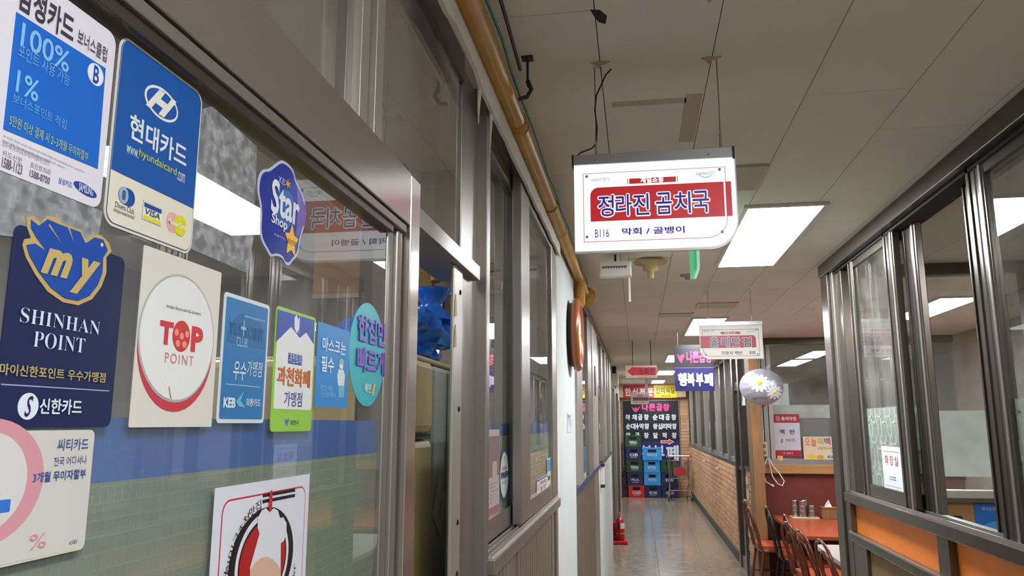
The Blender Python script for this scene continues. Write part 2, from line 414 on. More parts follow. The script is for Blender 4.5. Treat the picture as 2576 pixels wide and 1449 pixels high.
# door in the brick wall
dr = struct('door_1', 'narrow glazed aluminium door between the brick walls', 'door')
for a in ((9.44, 9.56), (10.0, 10.12)): bx('stile', M['steel_dark'], dr, XR - .03, 1.29, a[0], a[1], 0, 2.62)
bx('bottom_rail', M['steel'], dr, XR - .01, 1.27, 9.56, 10.0, 0, .14); bx('middle_rail', M['steel_dark'], dr, XR - .01, 1.27, 9.56, 10.0, 1.15, 1.2)
bx('top_rail', M['steel_dark'], dr, XR - .01, 1.27, 9.56, 10.0, 2.1, 2.2); bx('top_rail', M['steel_dark'], dr, XR - .01, 1.27, 9.56, 10.0, 2.56, 2.65)
for z in ((.14, 1.15), (1.2, 2.1), (2.2, 2.56)): bx('pane', M['glass_d'], dr, XR + .02, XR + .026, 9.56, 10.0, *z)
# pier side window above brick pier
wp = struct('window_2', 'narrow glass panel over the short brick pier', 'window')
bx('pane', M['glass_d'], wp, XR + .03, XR + .036, 8.99, 9.44, 1.225, 2.6); bx('frame_rail', M['steel_dark'], wp, XR, 1.29, 8.99, 9.44, 2.56, 2.65)
# room behind the right windows
rb = struct('wall_right_room', 'dim inner wall of the restaurant behind the right windows', 'wall')
bx('panel', M['innerwall'], rb, 3.6, 3.7, 9.1, 19.4, 0, 2.65)
# wooden corner post
po = tag(bx('corner_post', M['woodv'], None, XR - .01, 1.315, 8.66, 8.99, 0, 2.65, bev=.006), 'square brown wooden post at the end of the brick pier', 'post')

# ---- alcove back wall (facing the camera)
ab = struct('wall_alcove', 'red brown panelled wall behind the dining table', 'wall')
bx('red_panel', M['redwall'], ab, 1.32, 3.4, 9.0, 9.06, 0, 1.165)
bx('shelf_board', M['wood'], ab, 1.32, 3.4, 8.93, 9.06, 1.165, 1.262, bev=.004)
aw = struct('window_3', 'grey framed window with white price notices above the wooden ledge', 'window')
bx('bottom_rail', M['alu'], aw, 1.32, 3.4, 8.96, 9.04, 1.262, 1.315); bx('top_rail', M['steel_dark'], aw, 1.32, 3.4, 8.95, 9.05, 2.575, 2.65)
for a, m in (((1.32, 1.37), 'alu_light'), ((1.385, 1.43), 'alu'), ((1.44, 1.485), 'alu_light'), ((2.2, 2.29), 'alu')): bx('stile', M[m], aw, a[0], a[1], 8.955, 9.045, 1.315, 2.575)
bx('pane', M['glass_d'], aw, 1.485, 2.2, 8.99, 8.996, 1.315, 2.575); bx('pane', M['glass_d'], aw, 2.29, 3.4, 8.99, 8.996, 1.315, 2.575)
bx('film', M['frost_w'], aw, 1.49, 2.13, 9.0, 9.003, 1.76, 1.905); bx('film', mat('grey_card', (128, 130, 132), .7), aw, 1.49, 2.2, 9.012, 9.016, 1.32, 1.76)
rs = struct('wall_right_side', 'outer wall of the dining alcove and booth', 'wall')
bx('panel', M['innerwall'], rs, 3.4, 3.5, 1.0, 9.06, 0, 2.65)

# ---- near right partition (booth front)
XP = 1.15
pt = struct('window_4', 'bronze aluminium sliding window partition of the right hand booth', 'window')
bx('head_rail', M['steel_dark'], pt, XP - .03, XP + .12, .3, 4.87, 2.575, 2.65, bev=.004)
bx('head_track', M['gap'], pt, XP + .005, XP + .10, .3, 4.7, 2.56, 2.576)
bx('sill_rail', M['steel_dark'], pt, XP - .015, XP + .12, .3, 4.70, 1.272, 1.325, bev=.004)
bx('sill_track', M['steel'], pt, XP + .0, XP + .006, .3, 4.62, 1.325, 1.337); bx('sill_track', M['steel'], pt, XP + .045, XP + .05, .3, 4.62, 1.325, 1.337)
for (a, b, d, m, x0) in ((4.72, 4.87, 0, 'steel_dark', -.02), (4.655, 4.71, 0, 'steel', -.005), (4.53, 4.645, 0, 'steel_dark', .01)):
    bx('corner_profile', M[m], pt, XP + x0, XP + .12, a, b, 0 if a > 4.7 else 1.325, 2.6, bev=.004)
def sash(par, xf, y0, y1, wy0, wy1, z0=1.335, z1=2.575, m='steel', filmtop=1.777, glass='glass_d', fm='frost'):
    bx('stile', M[m], par, xf, xf + .03, y0, y0 + wy0, z0, z1, bev=.004)
    bx('stile', M[m], par, xf, xf + .03, y1 - wy1, y1, z0, z1, bev=.004)
    for (a, b) in ((y0, wy0), (y1 - wy1, wy1)):
        bx('bead', M['steel'], par, xf - .004, xf + .002, a + b * .12, a + b * .24, z0, z1, bev=.0015); bx('groove', M['gap'], par, xf - .0006, xf + .002, a + b * .42, a + b * .5, z0, z1); bx('bead', M[m], par, xf - .005, xf + .002, a + b * .74, a + b * .9, z0, z1, bev=.0015)
    bx('bottom_rail', M[m], par, xf + .002, xf + .028, y0 + wy0, y1 - wy1, z0, z0 + .062)
    bx('top_rail', M[m], par, xf + .002, xf + .028, y0 + wy0, y1 - wy1, z1 - .05, z1)
    bx('pane', M[glass], par, xf + .012, xf + .016, y0 + wy0, y1 - wy1, z0 + .062, z1 - .05)
    if filmtop: bx('film', M[fm], par, xf + .0175, xf + .0187, y0 + wy0, y1 - wy1, z0 + .062, filmtop)
sash(pt, XP + .01, 3.61, 4.36, .14, .08, m='steel_dark')
sash(pt, XP + .055, 3.46, 4.2, .17, .08, m='steel_dark', filmtop=1.785)
sash(pt, XP + .01, 1.35, 2.81, .09, .14, m='steel_dark')
sash(pt, XP + .055, 2.06, 2.955, .08, .08, m='steel_dark', filmtop=None)
sash(pt, XP + .01, -.1, 1.30, .09, .09, m='steel_dark')
# white interlocking pattern on the frosted films
def brick_lines(name, par, y0, y1, z0, z1, x, m):
    q = MB(); k = 0; z = z1 - .045
    while z > z0:
        y = y0 - (.06 if k % 2 else .0)
        while y < y1:
            for (dy, dz, l, h) in ((.0, 0, .085, .010), (.05, -.028, .085, .010), (.0, -.10, .010, .145), (.05, -.09, .010, .10), (.085, -.028, .010, .075)):
                a, b = max(y + dy, y0), min(y + dy + l, y1); c_, d = max(z + dz, z0), min(z + dz + h, z1)
                if b > a and d > c_: q.box(x, x + .001, a, b, c_, d)
            y += .15
        z -= .128; k += 1
    return obj(name, q, m, par)
mline = mat('white_line_print', (248, 250, 246), .5)
for (a, b, x) in ((3.75, 4.26, XP + .0262), (3.63, 4.12, XP + .0712), (1.44, 2.67, XP + .0262)):
    o = brick_lines('film_pattern', pt, a, b, 1.40, 1.775, x, mline)
bx('lower_rail', M['steel_dark'], pt, XP - .015, XP + .1, .3, 4.66, 1.07, 1.118, bev=.004)
bx('lower_rail', M['steel'], pt, XP - .022, XP - .012, .3, 4.62, 1.112, 1.122)
for (a, b) in ((4.60, 4.70), (3.23, 3.345), (1.85, 1.97)): bx('post', M['steel_dark'], pt, XP - .01, XP + .08, a, b, .0 if a > 4 else 1.07, 1.275)
bx('post', M['steel_dark'], pt, XP - .008, XP + .08, 4.35, 4.60, 0, 1.07)
for (a, b) in ((3.345, 4.60), (1.97, 3.23), (.3, 1.85)): bx('orange_panel', M['orange'], pt, XP + .02, XP + .03, a, b, 1.118, 1.272)
bx('lower_panel', M['brownp'], pt, XP + .01, XP + .03, .3, 4.36, 0, 1.07)
# booth back window wall (faces the camera)
bk = struct('window_5', 'back window of the booth with white frosted lower half', 'window')
bx('top_rail', M['steel_dark'], bk, 1.30, 3.4, 4.86, 4.94, 2.58, 2.65); bx('bottom_rail', M['alu_light'], bk, 1.30, 3.4, 4.84, 4.94, 1.285, 1.325); bx('bottom_rail', M['steel_dark'], bk, 1.30, 3.4, 4.83, 4.95, 1.262, 1.285)
for a in ((1.30, 1.36), (2.26, 2.34), (3.0, 3.08)): bx('stile', M['steel_dark'], bk, a[0], a[1], 4.86, 4.93, 1.325, 2.58)
for a in ((1.36, 2.26), (2.34, 3.0)):
    bx('pane', M['glass_d'], bk, a[0], a[1], 4.88, 4.885, 1.325, 2.58); bx('film', M['frost_w'], bk, a[0], a[1], 4.889, 4.891, 1.40, 1.775); 
bx('wood_panel', M['wood'], bk, 1.28, 3.4, 4.87, 4.93, 0, 1.262)

# ---- left side: near shop front
XG = -.34
wl = struct('door_2', 'steel framed glass door leaf of the near shop', 'door')
bx('pane', M['glass'], wl, XG - .004, XG, -.55, 1.01, .9, 1.972)
bx('green_film', M['film'], wl, XG - .0070, XG - .0058, -.55, 1.01, .9, 1.662)
bx('blue_band', M['band'], wl, XG - .0085, XG - .0072, -.55, 1.01, 1.660, 1.704)
bx('top_rail', M['steel_dark'], wl, XG - .02, XG + .010, -.55, 1.006, 1.964, 1.975, bev=.001)
bx('top_rail', M['steel'], wl, XG - .02, XG + .014, -.55, 1.054, 1.975, 1.986, bev=.001)
bx('stile', M['steel'], wl, XG - .02, XG + .002, 1.006, 1.03, 0, 1.975, bev=.002)
bx('stile', M['steel'], wl, XG - .02, XG + .008, 1.031, 1.054, 0, 1.975, bev=.002)
bx('seal', M['gap'], wl, XG - .02, XG + .004, 1.054, 1.062, 0, 1.988)
bx('bottom_rail', M['steel'], wl, XG - .02, XG + .01, -.55, .975, 0, .9)
tr1 = struct('trim_1', 'polished steel casing around the near shop door', 'trim')
bx('header', M['steel_pol'], tr1, -.40, XG + .017, -.55, 1.0615, 1.988, 2.068, bev=.0012)
bx('post', M['steel_pol'], tr1, -.40, XG + .018, 1.062, 1.108, 0, 2.066, bev=.0015)
# transom lights
tw = struct('window_6', 'dirty transom glass above the near shop door', 'window')
for (a, b) in ((-.55, .905), (1.02, 1.60)): bx('pane', M['glass_t'], tw, -.384, -.380, a, b, 2.05, 2.475)
for (a, b, x, m) in ((.895, .915, -.365, 'steel'), (.915, .945, -.352, 'alu_light'), (.945, .962, -.36, 'steel'), (.962, .968, -.372, 'gap'), (.968, 1.0, -.35, 'alu_light'), (1.0, 1.02, -.362, 'steel')):
    bx('mullion', M[m], tw, -.40, x, a, b, 2.068, 2.48, bev=.001)
bx('top_rail', M['steel_dark'], tw, -.42, -.372, -.55, 1.62, 2.475, 2.54)
# door opening head and jamb
tr2 = struct('trim_2', 'steel head and jamb of the open doorway', 'trim')
bx('head', M['steel'], tr2, -.455, -.358, 1.109, 1.745, 2.032, 2.066, bev=.001)
bx('jamb', M['alu_light'], tr2, -.379, -.372, 1.545, 1.625, .0, 2.032, bev=.002)
bx('jamb_post', M['steel'], tr2, -.392, -.378, 1.628, 1.80, 0, 2.52, bev=.002)
bx('jamb_edge', M['steel'], tr2, -.392, -.352, 1.80, 1.84, 0, 2.52, bev=.002)
for z in (1.98, 1.73, 1.50, 1.27): obj('screw', MB().lathe([(.006, 0), (.005, .002), (.002, .003)], (-.372, 1.6, z), 10, 'x'), M['gap'], tr2)
for z in (1.395, 1.372): obj('keyhole', MB().lathe([(.010, 0), (.009, .002)], (-.372, 1.60, z), 14, 'x'), M['gap'], tr2)
for z0 in (1.92, 1.855): obj('tape_scrap', MB().prism([(0, 0), (.022, .004), (.02, .028), (.012, .05), (.002, .03)], 0, .0006), mat('old_tape', (164, 136, 74), .5), tr2).matrix_local = Matrix(((0, 0, 1, -.3715), (1, 0, 0, 1.547), (0, 1, 0, z0), (0, 0, 0, 1)))
# sliding window
w2 = struct('window_7', 'two sash sliding window of the near shop with blue band and green film', 'window')
def lsash(par, xf, y0, y1, w0, w1, m, z0=1.40, z1=2.50):
    bx('stile', M[m], par, xf - .03, xf, y0, y0 + w0, z0, z1, bev=.003); bx('stile', M[m], par, xf - .03, xf, y1 - w1, y1, z0, z1, bev=.003)
    bx('bottom_rail', M[m], par, xf - .028, xf - .002, y0 + w0, y1 - w1, z0, z0 + .055); bx('top_rail', M[m], par, xf - .028, xf - .002, y0 + w0, y1 - w1, z1 - .05, z1)
    bx('pane', M['glass'], par, xf - .015, xf - .011, y0 + w0, y1 - w1, z0 + .055, z1 - .05)
    bx('green_film', M['film2'], par, xf - .0182, xf - .0172, y0 + w0, y1 - w1, z0 + .055, 1.664); bx('blue_band', M['band'], par, xf - .0197, xf - .0185, y0 + w0, y1 - w1, 1.662, 1.701)
lsash(w2, -.383, 1.85, 2.53, .02, .10, 'steel')
lsash(w2, -.350, 2.36, 3.36, .19, .12, 'steel')
bx('head_rail', M['steel_dark'], w2, -.43, -.345, 1.84, 3.42, 2.49, 2.56); bx('frame_stile', M['steel'], w2, -.43, -.352, 3.36, 3.45, 0, 2.52)
bx('sill', M['steel'], w2, -.43, -.336, 1.84, 3.40, 1.352, 1.388, bev=.003)
for x in (-.375, -.36, -.345): bx('sill_track', M['alu_light'], w2, x - .002, x, 1.84, 3.38, 1.388, 1.40)
# ribbed skirting panels below the window
ws = struct('wall_left_skirting', 'ribbed beige metal panels under the left shop windows', 'wall')
bx('backing', M['ribd'], ws, -.43, -.366, 1.84, 3.45, 0, 1.352); bx('backing', M['ribd'], ws, -.46, -.396, 4.5, 7.7, 0, 1.28)
rib = MB().box(0, .012, 0, .026, 0, 1.35, bev=.003).mesh('rib'); rib.materials.append(M['rib'])
rib2 = MB().box(0, .014, 0, .06, 0, 1.26, bev=.003).mesh('rib'); rib2.materials.append(M['rib2'])
y = 1.86
while y < 3.2:
    if not 2.12 < y < 2.28:
        o = obj('rib', None, None, ws, raw=rib); o.location = (-.367, y, 0)
    y += .052
bx('frame_stile', M['steel'], ws, -.37, -.356, 2.14, 2.28, 0, 1.352); bx('frame_stile', M['steel'], ws, -.37, -.352, 3.2, 3.27, 0, 1.352)
y = 4.55
while y < 6.9:
    o = obj('rib', None, None, ws, raw=rib2); o.location = (-.399, y, 0); y += .115
bx('frame_stile', M['steel'], ws, -.40, -.384, 6.95, 7.7, 0, 1.28); bx('white_panel', M['whitewall'], ws, -.41, -.384, 7.7, 11.3, 0, 1.28)
# white column
wc = struct('wall_left_column', 'white plastered column on the left with a round wooden clock', 'wall')
bx('column', M['whitewall'], wc, -.75, -.352, 3.46, 4.46, 0, 2.65); bx('rough_edge', M['plaster'], wc, -.40, -.350, 3.44, 3.50, 0, 2.65, bev=.006)
# far left shop windows
w3 = struct('window_8', 'far left row of aluminium framed shop windows with green blinds', 'window')
bx('sill', M['steel_dark'], w3, -.45, -.37, 4.46, 7.7, 1.28, 1.315); bx('sill_edge', mat('blue_edge', (40, 66, 104), .4), w3, -.372, -.366, 4.46, 7.7, 1.276, 1.318)
bx('sill', M['steel_dark'], w3, -.45, -.37, 8.2, 11.4, 1.28, 1.315)
bx('head_rail', M['steel_dark'], w3, -.45, -.378, 4.46, 12.0, 2.56, 2.65)
for (a, b, m) in ((4.47, 4.60, 'alu_light'), (4.98, 5.42, 'alu_light'), (6.2, 6.7, 'steel'), (6.7, 7.55, 'alu_light'), (7.55, 7.9, 'steel_dark'), (8.6, 8.9, 'steel'), (9.4, 9.7, 'alu_light'), (10.3, 10.6, 'steel'), (10.9, 11.4, 'alu_light')):
    bx('mullion', M[m], w3, -.43, -.382 + (.008 if m == 'alu_light' else 0), a, b, 1.315, 2.56, bev=.003)
for (a, b) in ((4.6, 4.98), (5.42, 6.2), (7.9, 8.6), (8.9, 9.4), (9.7, 10.3), (10.6, 10.9)):
    bx('pane', M['glass'], w3, -.40, -.396, a, b, 1.315, 2.56)
    bx('green_film', M['film2'], w3, -.404, -.402, a, b, 1.315, 1.86 if a < 8 else 1.7)
wl2 = struct('wall_left', 'far left wall with door frames and steel edges', 'wall')
bx('panel', M['innerwall'], wl2, -.47, -.40, 11.4, 12.1, 0, 2.65); bx('edge', M['chrome'], wl2, -.42, -.385, 11.4, 11.55, 0, 2.65)
bx('dark_door', mat('dark_door', (34, 34, 36), .4), wl2, -.46, -.415, 12.1, 13.4, .1, 2.3); bx('frame', M['steel'], wl2, -.46, -.38, 13.4, 14.2, 0, 2.3)
bx('panel', M['whitewall'], wl2, -.46, -.42, 14.2, 19.2, 0, 2.65); bx('frame', M['steel_dark'], wl2, -.46, -.38, 15.6, 16.2, 0, 2.3); bx('frame', M['alu_light'], wl2, -.46, -.39, 17.2, 17.9, 0, 2.2)
bx('panel', M['innerwall'], wl2, -.46, -.43, 11.4, 14.3, 2.3, 2.65)
# plaster strip between windows and ceiling
tr3 = struct('trim_3', 'ragged white plaster edge between the left windows and ceiling', 'trim')
q = MB(); n = 60; xs = []
for i in range(n + 1):
    yy = -.6 + i * (4.1 / n); xs.append((yy, 2.470 + random.uniform(-.004, .004) + (.018 if 1.35 < yy < 1.60 else 0)))
for i in range(n):
    (ya, za), (yb, zb) = xs[i], xs[i + 1]
    q.add([(-.3445, ya, za), (-.335, ya, za), (-.335, yb, zb), (-.3445, yb, zb), (-.3445, ya, HC), (-.335, ya, HC), (-.335, yb, HC), (-.3445, yb, HC)],
          [(0, 1, 2, 3), (4, 5, 6, 7), (0, 1, 5, 4), (1, 2, 6, 5), (3, 2, 6, 7), (0, 3, 7, 4)])
obj('plaster_strip', q, M['plaster'], tr3)
for (yy, l) in ((1.80, .11), (1.655, .09)): obj('plaster_drip', MB().tube([(-.344, yy, 2.475), (-.346, yy + .002, 2.475 - l * .6), (-.346, yy, 2.475 - l)], [.006, .003, .001], 6), M['plaster'], tr3)
# inner left room
ir = struct('wall_left_room', 'beige inner walls of the near shop', 'wall')
bx('back_panel', M['innerwall'], ir, -3.2, -3.1, -1.5, 4.7, 0, 2.65); bx('end_panel', M['innerwall'], ir, -1.05, -.455, 2.72, 2.8, 0, 2.65); bx('end_panel', M['innerwall'], ir, -3.1, -.76, 4.6, 4.7, 0, 2.65)
bx('end_panel', M['innerwall'], ir, -3.1, -.5, -1.6, -1.5, 0, 2.65); bx('batten', M['alu_light'], ir, -1.2, -.455, 2.70, 2.72, 2.165, 2.18); bx('batten', M['wood'], ir, -1.2, -.735, 2.705, 2.72, 2.18, 2.5)
ir2 = struct('wall_left_far_room', 'dim inner wall behind the far left windows', 'wall')
bx('panel', M['innerwall'], ir2, -1.9, -1.8, 4.75, 12, 0, 2.65)

# ================================================================== LAMPS AND CEILING FITTINGS
mlamp = mat('lamp_diffuser', (247, 250, 255), .6, emit=LAMP)
mlamp2 = mat('lamp_diffuser_inner', (247, 250, 255), .6, emit=LAMP * .35)
mlamp3 = mat('lamp_diffuser_dim', (247, 250, 255), .6, emit=LAMP * .16)
def lamp(label, x0, x1, y0, y1, m=None, group='ceiling light panels along the corridor'):
    t = thing('ceiling_light', label, 'light', (x0, y0, HC), group=group)
    W, L = x1 - x0, y1 - y0
    q = MB().box(-.02, 0, -.02, L + .02, -.014, 0).box(W, W + .02, -.02, L + .02, -.014, 0).box(0, W, -.02, 0, -.014, 0).box(0, W, L, L + .02, -.014, 0)
    obj('frame', q, M['lampf'], t); obj('diffuser', MB().box(0, W, 0, L, -.010, -.002), m or mlamp, t); return t
lamp('bright ceiling light panel just beyond the lit red shop sign', .51, .83, 3.41, 4.71)
lamp('ceiling light panel behind the unlit hanging shop sign', .53, .82, 7.1, 8.45)
for i, y in enumerate((10.9, 14.1, 17.3)):
    lamp(('ceiling light panel past the black and blue hanging board', 'ceiling light panel between the red arrow sign and the end wall', 'ceiling light panel closest to the red and yellow end sign')[i], .45 - .05 * i, .78 - .08 * i, y, y + 1.25)
lamp('ceiling light panel of the corridor beside the near shop', .51, .83, -1.15, .1)
lamp('ceiling light panel over the dining alcove', 2.3, 2.6, 6.2, 7.45, group=None)
lamp('ceiling light panel inside the right hand booth', 1.85, 2.15, .9, 2.15, group=None)
lamp('ceiling light panel inside the near left shop', -2.0, -1.62, 2.25, 3.5, mlamp2, group=None)
lamp('ceiling light panel near the doorway of the left shop', -1.25, -.95, .55, 1.8, mlamp3, group=None)
lamp('ceiling light panel inside the restaurant behind brick wall', 2.3, 2.6, 12.0, 13.3, mlamp2, group=None)
lamp('ceiling light panel inside the far left shop', -1.3, -1.0, 6.0, 7.2, mlamp2, group=None)
def vent(label, x0, x1, y0, y1, n=5):
    t = thing('air_vent', label, 'vent', (x0, y0, HC))
    W, L = x1 - x0, y1 - y0
    obj('backing', MB().box(0, W, 0, L, -.003, 0), M['gap'], t)
    obj('frame', MB().box(-.02, 0, -.02, L + .02, -.01, 0).box(W, W + .02, -.02, L + .02, -.01, 0).box(0, W, -.02, 0, -.01, 0).box(0, W, L, L + .02, -.01, 0), M['alu_light'], t)
    for i in range(n):
        yy = L * (i + .5) / n
        obj('slat', MB().add([(0, yy - .012, -.004), (W, yy - .012, -.004), (W, yy + .008, -.016), (0, yy + .008, -.016), (0, yy - .011, -.002), (W, yy - .011, -.002), (W, yy + .009, -.014), (0, yy + .009, -.014)],
            [(0, 1, 2, 3), (4, 5, 6, 7), (0, 1, 5, 4), (2, 3, 7, 6), (0, 3, 7, 4), (1, 2, 6, 5)]), M['alu_light'], t)
vent('slatted grey air vent partly behind the lit shop sign', .33, .49, 2.86, 3.12)
vent('long ceiling air vent beside the square ceiling board', .23, .49, 6.78, 6.95, 3)
vent('taped over silver air vent beyond the first light panel', .52, .80, 6.22, 6.45, 3)
# gas leak detector, heat detector, speaker disc
t = thing('gas_detector', 'white louvred gas detector box hung under the ceiling', 'detector', (-.10, 4.32, 2.52))
obj('case', MB().box(-.09, .09, -.04, .04, 0, .085, bev=.008), M['white'], t); obj('louvre', MB().box(-.075, .065, -.041, -.039, .050, .056), ink((90, 86, 80)), t)
for i in range(9): obj('louvre_tooth', MB().box(-.073 + i * .0155, -.065 + i * .0155, -.0415, -.039, .043, .052), ink((90, 86, 80)), t)
obj('stem', MB().tube([(0, 0, .085), (0, 0, .13)], .006, 8), M['black'], t)
t = thing('heat_detector', 'yellowed round heat detector on the ceiling', 'detector', (.10, 4.5, HC))
obj('plate', MB().box(-.11, .11, -.06, .06, -.012, 0), M['white'], t); obj('dome', MB().lathe([(.1, -.012), (.095, -.022), (.045, -.028), (.045, -.06), (.02, -.068), (.018, -.11), (.008, -.112)], n=20), mat('aged_plastic', (186, 158, 108), .5), t)
tag(obj('cable_duct', MB().box(-.030, -.018, 4.40, 4.415, 2.39, HC), M['white']), 'thin white cable duct hanging beside the heat detector', 'duct')
t = thing('sprinkler', 'small round sprinkler rose on the ceiling behind the green sign', 'sprinkler', (.345, 5.0, HC))
obj('rose', MB().lathe([(.05, 0), (.045, -.008), (.02, -.012), (.012, -.03), (.018, -.032)], n=16), M['alu'], t)

# ================================================================== YELLOW PIPE
t = thing('gas_pipe', 'yellow painted gas pipe running along the left ceiling edge', 'pipe')
XPi, ZPi = -.318, 2.553
obj('pipe', MB().tube([(XPi, -.6, ZPi), (XPi, 2.0, ZPi), (XPi - .004, 5.1, ZPi)], .027, 16), M['pipe'], t)
for yy, r_ in ((2.05, .031), (2.075, .030), (2.10, .031)): obj('weld_ring', MB().lathe([(r_ - .004, -.006), (r_, -.002), (r_, .002), (r_ - .004, .006)], (XPi, yy, ZPi), 16, 'y'), M['pipe_d'], t)
for yy in (2.92, 3.35): obj('coupling', MB().lathe([(.027, -.012), (.030, -.008), (.030, .008), (.027, .012)], (XPi, yy, ZPi), 16, 'y'), M['pipe'], t); 
obj('clamp_ring', MB().lathe([(.0315, -.003), (.032, 0), (.0315, .003)], (XPi, 2.92, ZPi), 16, 'y'), M['gap'], t)
obj('flange', MB().lathe([(.03, -.05), (.034, -.04), (.066, -.03), (.07, 0), (.066, .012), (.02, .02)], (XPi - .004, 5.12, ZPi - .012), 20, 'y'), M['pipe_d'], t)
obj('elbow', MB().tube([(XPi, 4.5, ZPi - .01), (XPi, 4.52, ZPi - .08), (XPi - .005, 4.54, ZPi - .14), (XPi - .03, 4.55, ZPi - .175), (XPi - .075, 4.55, ZPi - .19), (XPi - .14, 4.55, ZPi - .19)], [.03, .032, .034, .034, .032, .03], 12), M['pipe_d'], t)
t = thing('pipe_hanger', 'black metal strap hanging from ceiling beside the yellow pipe', 'bracket')
obj('strap', MB().box(-.262, -.257, 1.86, 1.875, 2.57, HC), M['black'], t); obj('hook', MB().tube([(-.26, 1.868, 2.585), (-.25, 1.868, 2.56), (-.262, 1.868, 2.54), (-.285, 1.868, 2.535)], .006, 8), M['black'], t); obj('foot', MB().box(-.275, -.245, 1.855, 1.88, HC - .006, HC), M['black'], t)
q = [(-.287 + .003 * math.sin(i * 1.7), -.3 + i * .16, 2.572 + .004 * math.sin(i * 2.3)) for i in range(33)]
tag(obj('green_wire', MB().tube(q, .0035, 6), M['green']), 'green wire tied along the yellow pipe', 'wire')
tag(obj('black_cable', MB().tube([(-.272, -.3, 2.61), (-.268, .6, 2.61), (-.264, 1.2, 2.608), (-.268, 1.6, 2.60), (-.272, 1.82, 2.594)], .0045, 8), M['black']), 'black cable running beside the green wire', 'cable')

# ================================================================== HANGING SHOP SIGNS
def chrome_bolt(card, u, v, z, r, par=None):
    x, y = card.p(u, v)
    obj('bolt', MB().lathe([(r, z), (r, z + r * .5), (r * .55, z + r), (r * .2, z + r * 1.1)], (x, y, 0), 12), M['chrome'], par or card.o)
SY = 1.94
lit = lambda rgb, k=1.0: ink(rgb, .35, SIGN * k)
s1 = Card('hanging_sign', 'backlit white and red hanging shop sign with blue Korean lettering', 'sign', 'F', SY, at(1447, 632, 'y', SY).x, at(1447, 632, 'y', SY).z)
a = s1.p(1852, 500); W1 = a[0]; H1 = s1.p(1447, 417)[1]
s1.poly('front_plate', rr(0, 0, W1, H1 + .004, (0, .068, 0, 0), 8), lit((244, 250, 255), 1.45), -.004, 0)
s1.poly('back_plate', rr(0, 0, W1, H1 + .004, (0, .068, 0, 0), 8), lit((250, 252, 255), .8), -.022, -.016)
s1.poly('clear_edge', rr(-.002, -.006, W1 + .004, H1, (0, .07, 0, 0), 8), M['alu_light'], -.015, -.005)
obj('top_bar', MB().box(-.001, W1 - .004, H1, H1 + .027, -.03, .006, bev=.001), M['alu'], s1.o)
for x in (-.005, W1 - .004): obj('end_cap', MB().box(x, x + .005, H1 - .004, H1 + .028, -.032, .008), M['black'], s1.o)
red = lit((205, 38, 46), .85); blue = lit((36, 28, 150), .8); wht = lit((244, 250, 255), 1.45); thin = lit((200, 90, 90), .85)
# thin red frame line
def frame_line(card, pts_out, inset, m1, m2, z):
    card.poly('border_line', pts_out, m1, z, z + .0003)
    return None
fo = [s1.p(1466, 437), s1.p(1824, 417)]; fb = s1.p(1470, 610)
x0, x1 = fo[0][0], fo[1][0]; y1 = fo[1][1] - .002; y0 = fb[1]
s1.poly('border_line', rr(x0, y0, x1, y1, (0, .05, 0, 0), 8), thin, 0, .0003)
s1.poly('border_fill', rr(x0 + .0016, y0 + .0016, x1 - .0016, y1 - .0016, (0, .0485, 0, 0), 8), wht, .0003, .0006)
bl = s1.p(1486, 558); bt = s1.p(1486, 473); 
s1.poly('red_band', rr(bl[0], bl[1], s1.p(1842, 520)[0], bt[1], (0, 0, 0, .022), 6), red, .0006, .0010)
s1.poly('band_line', rr(s1.p(1822, 500)[0], bl[1], s1.p(1826, 500)[0], bt[1], 0), wht, .0010, .0012)
g = s1.p(1583, 463); h = s1.p(1700, 443); s1.poly('red_tag', rr(g[0], g[1], h[0], h[1] - .001, 0), red, .0006, .0010)
s1.poly('tag_bars', rr(g[0] - .005, g[1], g[0] - .003, h[1] - .001, 0), red, .0006, .001); s1.poly('tag_bars', rr(h[0] + .003, g[1], h[0] + .005, h[1] - .001, 0), red, .0006, .001)
s1.tpx('제일쇼핑', (1611, 461), (1668, 444), wht, .0012, bold=.05); s1.tpx('제일쇼핑', (1612, 460), (1667, 445), blue, .0014, bold=.015)
lb, rt = (1504, 547), (1786, 475)
b0 = s1.p(*lb); b1 = s1.p(*rt); e = .0022
for k, (txt, ua, ub) in enumerate((('정', 1504, 1545), ('라', 1548, 1590), ('진', 1592, 1634), ('곰', 1649, 1691), ('치', 1695, 1738), ('국', 1741, 1785))):
    xa = s1.p(ua, 510)[0]; xb = s1.p(ub, 510)[0]
    s1.text(txt, (xa - e, b0[1] - e, xb + e, b1[1] + e - .004), wht, .0013, bold=.075); s1.text(txt, (xa, b0[1], xb, b1[1] - .004), blue, .0016, bold=.03)
s1.tpx('B116', (1497, 598), (1532, 576), blue, .001, bold=.0); s1.tpx('막회 / 골뱅이', (1565, 592), (1722, 568), blue, .001, bold=.025)
teal = lit((110, 160, 190), .95)
s1.tpx('NEXT', (1488, 457), (1515, 449), teal, .001, bold=.01); s1.tpx('경기', (1516, 458), (1533, 446), lit((70, 110, 180), .95), .001); s1.tpx('경기 경기', (1488, 446), (1512, 443), teal, .001)
s1.tpx('iam', (1752, 441), (1777, 431), lit((80, 150, 190), .95), .001); s1.tpx('과천', (1778, 441), (1797, 429), lit((90, 170, 150), .95), .001)
cxy = s1.p(1775, 436); s1.poly('swoosh', ell(cxy[0], cxy[1], .017, .012, 14, 200, 340) + ell(cxy[0], cxy[1] + .001, .0165, .0105, 14, 200, 340)[::-1], lit((140, 190, 210), .95), .0006, .0009)
for (u, v) in ((1476, 445), (1810, 427), (1477, 597), (1817, 583)): chrome_bolt(s1, u, v, .0006, .0045)
for (u, v) in ((1500, 406), (1782, 391)): chrome_bolt(s1, u, v, .006, .003)
